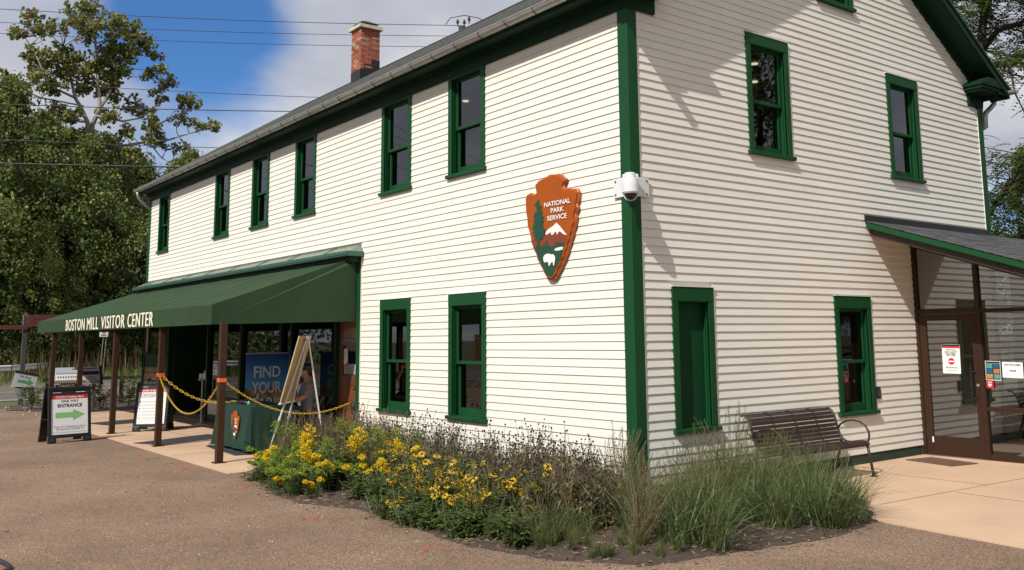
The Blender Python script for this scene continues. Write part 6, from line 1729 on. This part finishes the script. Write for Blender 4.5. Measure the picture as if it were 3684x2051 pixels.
PV = {
 'goldenrod': [plant_goldenrod(1, .62, 3, .24, 1, .3), plant_goldenrod(2, .55, 5, .20, 0), plant_goldenrod(3, .36, 4, .12), plant_goldenrod(4, .70, 3, .30, 0, .35), plant_goldenrod(8, .50, 5, .09, 1, .7), plant_goldenrod(28, .46, 7, .10, 0, .7)],
 'black_eyed_susan': [plant_susan(5, .42, 20, 10, 1.2), plant_susan(6, .46, 20, 6, 1.2), plant_susan(7, .36, 24, 17, 1.2), plant_susan(17, .50, 18, 4, 1.2)],
 'coneflower_seed_stalks': [plant_cone(9, .80, 14, 1.5), plant_cone(10, .70, 15, 2.0), plant_cone(11, .88, 12, 1.3), plant_cone(12, .62, 15, 2.4, .9)],
 'bluestem_grass': [plant_grass(13, .62, 110, .10, .0048, GRB, .5, .5, 4, 6, GRB), plant_grass(14, .52, 130, .12, .0065, GRO, .6, .7, 4, 4, GRB), plant_grass(15, .70, 80, .09, .005, GRB, .4, .4, 4, 8, GRB)],
 'green_grass_clump': [plant_grass(16, .60, 85, .16, .0125, GRN_, .75, .85, 6, 3, GRO), plant_grass(18, .74, 70, .15, .011, GRN_, .55, .8, 6, 6, GRO), plant_grass(19, .42, 95, .15, .012, GRN_, .9, 1.0, 5)],
 'grass_tuft': [plant_grass(20, .22, 110, .035, .004, GRO, .45, .35, 3), plant_grass(22, .17, 100, .03, .004, GRN_, .45, .4, 3)],
 'leafy_shrub': [],
}
OLIV = nmat('olive_leaf', (.105, .115, .045), .7, island=.6, transl=.3)
def leafy(seed, h, n, L_, w, nl=16):
    r = np.random.default_rng(seed); st, lv = B(), B()
    for k in range(n):
        P = stem(r, h*r.uniform(.5, 1), .6); off = Vector((r.normal()*.06, r.normal()*.06, 0)); P = [p+off for p in P]; st.tube(P, .003, 3)
        for i in range(nl):
            t = r.uniform(.1, 1); q = P[min(4, int(t*5))].lerp(P[min(5, int(t*5)+1)], t*5-int(t*5)); a = r.random()*6.283
            quadleaf(lv, q, Vector((math.cos(a), math.sin(a), .5)), L_*r.uniform(.6, 1.1), w, .5)
    return st.mesh('stems', STEM), lv.mesh('leaves', PLEAF)
PV['olive_plant'] = [tuple([m_[0], m_[1]]) for m_ in ((lambda q: (q[0], q[1]))(leafy(51, .50, 26, .085, .022, 26)), (lambda q: (q[0], q[1]))(leafy(52, .42, 28, .075, .020, 26)), (lambda q: (q[0], q[1]))(leafy(53, .60, 24, .08, .018, 30)))]
for q_ in PV['olive_plant']: q_[1].materials.clear(); q_[1].materials.append(OLIV)
PV['leafy_plant'] = [leafy(41, .22, 16, .09, .03), leafy(42, .40, 20, .09, .025), leafy(43, .3, 16, .075, .016)]
def spawn(kind, var, x, y, s, rz, label, cat, group, z=None, tilt=0, sz=1.0):
    r = thing(kind, label, cat, (x, y, bedz(x, y)-.01 if z is None else z), rz, group); r.scale = (s, s, s*sz); tilt = tilt or (.22 if 'grass' in kind else .07); r.rotation_euler = (tilt*math.sin(rz*3), tilt*math.cos(rz*3), rz)
    for me in PV[kind][var]: obj(me.name.split('.')[0], me, r, 'stuff')
    return r
R5 = random.Random(99)
def reg(x, y):
    col = 'before the wooden door' if x < -5.2+.9 else 'left of the left lower window' if x < -5.0+.7 else 'under the left lower window' if x < -3.4-.2 else 'between the lower windows' if x < -3.0 else 'under the right lower window' if x < -2.2 else 'under the arrowhead sign' if x < -.9 else 'left of the green corner board' if x < -.1 else 'in front of the corner drain pipe' if x < .7 else 'under the blind green window' if x < 1.3 else 'at the bench end of the bed'
    row = 'nearest the wall' if y > -.75 else 'in the middle rows' if y > -1.35 else 'in the front rows'
    return col, row
def rr5(): return R5.random()*6.283
# goldenrod: the bright ones in front, left part of the bed
GD = [(-4.05, -2.10, 0, 1.12, 'goldenrod with a broad bright yellow plume, second from the left end of the bed'), (-3.02, -1.86, 0, 1.12, 'goldenrod with one tall upright bright plume standing clear of the stalks'),
      (-4.75, -1.95, 3, 1.0, 'tall yellow green goldenrod leaning over the green cloth table'), (-3.55, -2.42, 1, 1.05, 'yellow green goldenrod in full bud before the bright plumes'),
      (-3.10, -2.50, 0, .86, 'goldenrod with yellow green plumes in the front middle of its patch'), (-4.20, -2.46, 2, 1.15, 'low bright goldenrod at the front left of the bed'),
      (-4.30, -2.25, 4, .95, 'goldenrod with many small plumes close to the slab corner'), (-2.75, -2.38, 4, .95, 'goldenrod with small plumes right of the buds'),
      (-2.35, -2.18, 4, .9, 'small plumed goldenrod beside the first black eyed susans'), (-3.75, -2.70, 1, .72, 'goldenrod sprawling out over the gravel edge, yellow green'),
      (-3.15, -2.78, 2, .78, 'goldenrod drooping onto the gravel below the patch'), (-2.55, -2.66, 2, .72, 'last low goldenrod with bright tufts near the bare soil'),
      (-2.50, -1.55, 0, .95, 'goldenrod with flat topped plumes behind, below the left lower window'), (-2.15, -1.75, 4, 1.1, 'goldenrod with scattered plumes below the two lower windows'), (-1.85, -2.05, 4, .95, 'rightmost goldenrod among the brown stalks'), (-3.45, -2.15, 3, .85, 'leafy goldenrod between the two bright plumes')]
for x, y, v, s, l in GD: spawn('goldenrod', v, x, y, s, rr5(), l, 'goldenrod', 'goldenrod plants at the left of the bed')
# black eyed susans, middle
SU = [(-1.62, -2.20), (-1.35, -2.32), (-1.05, -2.22), (-.80, -2.38), (-.55, -2.25), (-.30, -2.42), (-.08, -2.28), (.15, -2.40), (.36, -2.24), (.30, -2.02), (.02, -1.98), (-.28, -2.0), (-.62, -1.92), (-.95, -1.88), (-1.32, -1.95), (.60, -2.05), (-1.7, -1.85), (-.45, -1.70), (-.05, -1.70), (-1.15, -1.6)]
for i, (x, y) in enumerate(SU):
    v = (0, 1, 0, 2, 0, 0, 2, 2, 1, 0, 0, 2, 1, 0, 1, 0, 1, 3, 3, 1)[i]
    spawn('black_eyed_susan', v, x, y, R5.uniform(.95, 1.25), rr5(), 'black eyed susans %s, %s' % reg(x, y), 'flower', 'black eyed susans in the bed')
spawn('black_eyed_susan', 2, -.92, -2.50, .62, 1.0, 'small black eyed susan plant standing forward on bare soil', 'flower', 'black eyed susans in the bed')
# dead coneflower stalks along the wall and through the bed
for i in range(104):
    x = R5.uniform(-5.15, .15); y = R5.uniform(-1.75, -.30)
    if x < -3.4: y = R5.uniform(-1.7, -.35)
    if x > -1.2: y = R5.uniform(-1.8, -.35)
    h_ = 1.0 if x < -2 else 1.04
    if -3.0 < x < -2.4: h_ = 1.08
    spawn('coneflower_seed_stalks', R5.randrange(4), x, y, R5.uniform(.74, 1.0)*h_, rr5(), 'withered coneflowers %s, %s' % reg(x, y), 'plant', 'withered coneflowers along the front wall')
for i in range(26):
    x = R5.uniform(-.35, 1.0); y = R5.uniform(-2.1, -.9); spawn('coneflower_seed_stalks', R5.choice([1, 3]), x, y, R5.uniform(.8, 1.05), rr5(), 'withered coneflowers %s, %s' % reg(x, y), 'plant', 'withered coneflowers along the front wall')
# low green leaves under the flowers
for i in range(58):
    x = R5.uniform(-4.9, .9); y = R5.uniform(-2.6, -1.2)
    if not inpoly(x, y, edge): continue
    if -2.5 < x < -1.7 and y < -2.3: continue
    spawn('leafy_plant', R5.randrange(3), x, y, R5.uniform(.9, 1.5), rr5(), 'low leafy plant %s, %s' % reg(x, y), 'plant', 'low leafy plants in the bed')
# grasses
for i in range(20):
    x = R5.uniform(-5.25, -4.3); y = R5.uniform(-2.2, -.5); spawn('bluestem_grass', R5.randrange(3), x, y, R5.uniform(.7, 1.0), rr5(), 'tawny grass clump between the slab and the goldenrods', 'grass', 'tawny grasses at the left end of the bed')
for i in range(10):
    spawn('bluestem_grass', R5.choice([0, 2]), R5.uniform(-4.6, -3.2), R5.uniform(-1.5, -.6), R5.uniform(.9, 1.15), rr5(), 'tall tawny grass rising before the wooden door', 'grass', 'tawny grasses at the left end of the bed')
for i in range(30):
    x = R5.uniform(.05, 1.75); y = R5.uniform(-2.3, .9)
    if x < .3 and y > -.2: x += .35
    if y > -.3 and x > 1.3: x -= .7
    spawn('bluestem_grass', R5.choice([0, 1, 1, 2]), x, y, R5.uniform(.75, 1.1), rr5(), 'tawny grass %s, %s' % reg(x, y), 'grass', 'tawny grasses round the building corner')
for i in range(54):
    t = R5.random(); x = R5.uniform(.75, 2.35) if i % 3 else R5.uniform(1.3, 2.3); y = R5.uniform(-1.5, 1.6)
    if not inpoly(x, y, edge): continue
    spawn('green_grass_clump', R5.randrange(3), x, y, R5.uniform(.75, 1.1)*(.82 if y > .3 else 1), rr5(), 'green grass clump %s, %s' % (('facing the patio' if x > 1.8 else 'in the middle of the bed' if x > 1.3 else 'on the wall side of the bed'), ('nearest the bench' if y > .8 else 'by the patio corner' if y > 0 else 'at the front of the bed' if y < -.6 else 'halfway to the bench')), 'grass', 'green grasses before the bench')
for i in range(12):
    x = R5.uniform(.25, 1.2); y = R5.uniform(.2, 1.5)
    spawn('green_grass_clump', R5.randrange(2), x, y, R5.uniform(.85, 1.15), rr5(), 'green grass clump close to the gable wall, ' + ('near the bench leg' if y > .9 else 'under the blind window sill'), 'grass', 'green grasses before the bench')
TU = [(.62, -2.44), (.95, -2.36), (1.22, -2.34), (1.48, -2.22), (1.70, -2.10), (1.92, -1.92), (1.35, -2.05), (1.75, -1.75), (2.05, -1.55), (.82, -2.18), (2.15, -1.2), (1.1, -2.1), (1.95, -1.3)]
for i, (x, y) in enumerate(TU): spawn('grass_tuft', 0 if i % 4 else 1, x, y, R5.uniform(.85, 1.25), rr5(), 'short grass tuft on bare soil, number %s from the left' % ('one two three four five six seven eight nine ten eleven twelve thirteen'.split()[sorted(TU).index((x, y))]), 'grass', 'young grass tufts at the front of the bed')
# shrubs by the road end of the slab
rng = np.random.default_rng(61)
for i, (x, y, w, h, l) in enumerate([(-20.9, -1.55, .8, .75, 'small dark shrub beside the fingerpost'), (-20.4, -.75, 1.0, .70, 'low shrub behind the one way board'), (-20.8, .1, 1.2, .8, 'low shrub behind the second last awning post'), (-21.6, .9, 1.1, .9, 'low shrub at the far corner of the building'), (-21.9, -2.15, .6, .6, 'smallest shrub under the tilted gift shop sign')]):
    s = thing('shrub', l, 'shrub', (x, y, 0), 0, 'shrubs at the road end of the slab'); cen = [(rng.normal()*w*.25, rng.normal()*w*.25, rng.uniform(.12, 1)*h) for _ in range(34)]
    b = B(); branchy(b, [([(0, 0, 0), (.02, .02, h*.3)], .02, .012)], cen, twig=.006, sides=5); b.build('stem', BARKD, s)
    obj('foliage', leaf_mesh('foliage', cen, [.11]*34, [34]*34, .045, [LEAFD, LEAF], [.6, .4]), s)

# olive foliage filling the middle of the bed
for i in range(70):
    x = R5.uniform(-4.6, .7); y = R5.uniform(-2.0, -.5)
    if x > -1.6: y = R5.uniform(-2.25, -.7)
    spawn('olive_plant', R5.randrange(3), x, y, R5.uniform(.8, 1.15), rr5(), 'olive green leafy plant %s, %s' % reg(x, y), 'plant', 'olive leafy plants in the bed')
# leafy goldenrods without open plumes along the front edge
for i, (x, y) in enumerate([(-4.85, -2.18), (-4.55, -2.45), (-4.15, -2.62), (-3.8, -2.55), (-3.5, -2.72), (-3.25, -2.62), (-2.95, -2.70), (-2.75, -2.60), (-4.4, -2.05), (-3.7, -2.2), (-3.0, -2.2), (-2.65, -2.05)]):
    spawn('goldenrod', 5, x, y, R5.uniform(.72, .95), rr5(), 'leafy goldenrod in bud, %s from the left along the gravel edge' % 'first second third fourth fifth sixth seventh eighth ninth tenth eleventh twelfth'.split()[sorted([-4.85, -4.55, -4.15, -3.8, -3.5, -3.25, -2.95, -2.75, -4.4, -3.7, -3.0, -2.65]).index(x)], 'goldenrod', 'goldenrod plants at the left of the bed')
for i in range(34):
    x = R5.uniform(-1.6, 1.0); y = -2.60+R5.uniform(.02, .35)
    spawn('leafy_plant', R5.randrange(3), x, y, R5.uniform(.6, 1.0), rr5(), 'low leafy plant %s, %s' % reg(x, y), 'plant', 'low leafy plants in the bed')
for i in range(12):
    x = R5.uniform(-5.2, -4.7); y = R5.uniform(-2.15, -1.3); spawn('bluestem_grass', R5.randrange(3), x, y, R5.uniform(.8, 1.05), rr5(), 'tawny grass clump between the slab and the goldenrods', 'grass', 'tawny grasses at the left end of the bed')
for i in range(22):
    x = R5.uniform(-.2, 1.1); y = R5.uniform(-2.3, -1.2); spawn('green_grass_clump', 2, x, y, R5.uniform(.6, .9), rr5(), 'low green grass clump %s, %s' % reg(x, y), 'grass', 'low green grasses round the corner')

# seen through both glass walls of the vestibule: railing and bright shrubs behind the building
rf_ = thing('wooden_railing', 'grey wooden railing behind the building, seen through the glass porch', 'railing', (-1.0, 12.6, 0))
for k in range(7): B().box(k*1.2-.05, k*1.2+.05, -.05, .05, 0, 1.42).build('post', GREYW, rf_)
for z in (.78, .90, 1.02, 1.14, 1.26): B().box(-.1, 7.3, .051, .08, z, z+.09).build('board', GREYW, rf_)
B().box(-.15, 7.35, -.08, .08, 1.421, 1.45).build('top_board', GREYW, rf_)
rng = np.random.default_rng(71)
for i, (x, y, l) in enumerate([(-.6, 11.3, 'first'), (.4, 11.6, 'second'), (1.4, 11.2, 'third'), (2.5, 11.5, 'fourth')]):
    s = thing('shrub', 'bright green shrub behind the glass porch, %s from the wall' % l, 'shrub', (x, y, 0), 0, 'shrubs behind the glass porch'); cen = [(rng.normal()*.32, rng.normal()*.22, rng.uniform(.1, .85)) for _ in range(40)]
    b = B(); branchy(b, [([(0, 0, 0), (.02, .02, .3)], .02, .012)], cen, twig=.006, sides=5); b.build('stem', BARKD, s)
    obj('foliage', leaf_mesh('foliage', cen, [.13]*40, [36]*40, .06, [LEAF, LEAFY], [.6, .4]), s)

# more flowers and dark stalks reaching towards the corner
for i in range(10):
    x = R5.uniform(-.6, .75); y = R5.uniform(-2.2, -1.3); spawn('black_eyed_susan', R5.choice([0, 1, 2]), x, y, R5.uniform(1.0, 1.3), rr5(), 'black eyed susans %s, %s' % reg(x, y), 'flower', 'black eyed susans in the bed')
for i in range(6):
    x = R5.uniform(-4.4, -2.0); y = R5.uniform(-1.9, -1.2); spawn('goldenrod', R5.choice([4, 4, 3]), x, y, R5.uniform(.95, 1.15), rr5(), 'small plumed goldenrod among the stalks, %s' % ['to the far left', 'left of centre', 'in the centre', 'right of centre', 'to the far right', 'lowest of all'][i], 'goldenrod', 'goldenrod plants at the left of the bed')
for i in range(4):
    y = R5.uniform(-.4, 1.3); x = 1.98+R5.uniform(-.12, .08); o_ = spawn('green_grass_clump', 0, x, y, R5.uniform(.8, 1.0), rr5(), 'green grass clump arching over the patio edge, ' + ('nearest the bench foot' if y > .9 else 'middle of the edge' if y > .2 else 'nearest the gravel'), 'grass', 'green grasses before the bench', tilt=.01); o_.rotation_euler = (R5.uniform(-.1, .1), R5.uniform(.05, .2), 0)

for i in range(26):
    x = R5.uniform(.1, 2.1); y = -2.52+max(0, x-.9)*.42+R5.uniform(.0, .5)
    if inpoly(x, y, edge): spawn('grass_tuft', R5.randrange(2), x, y, R5.uniform(.7, 1.2), rr5(), 'low grass tuft %s, %s' % reg(x, y), 'grass', 'young grass tufts at the front of the bed')
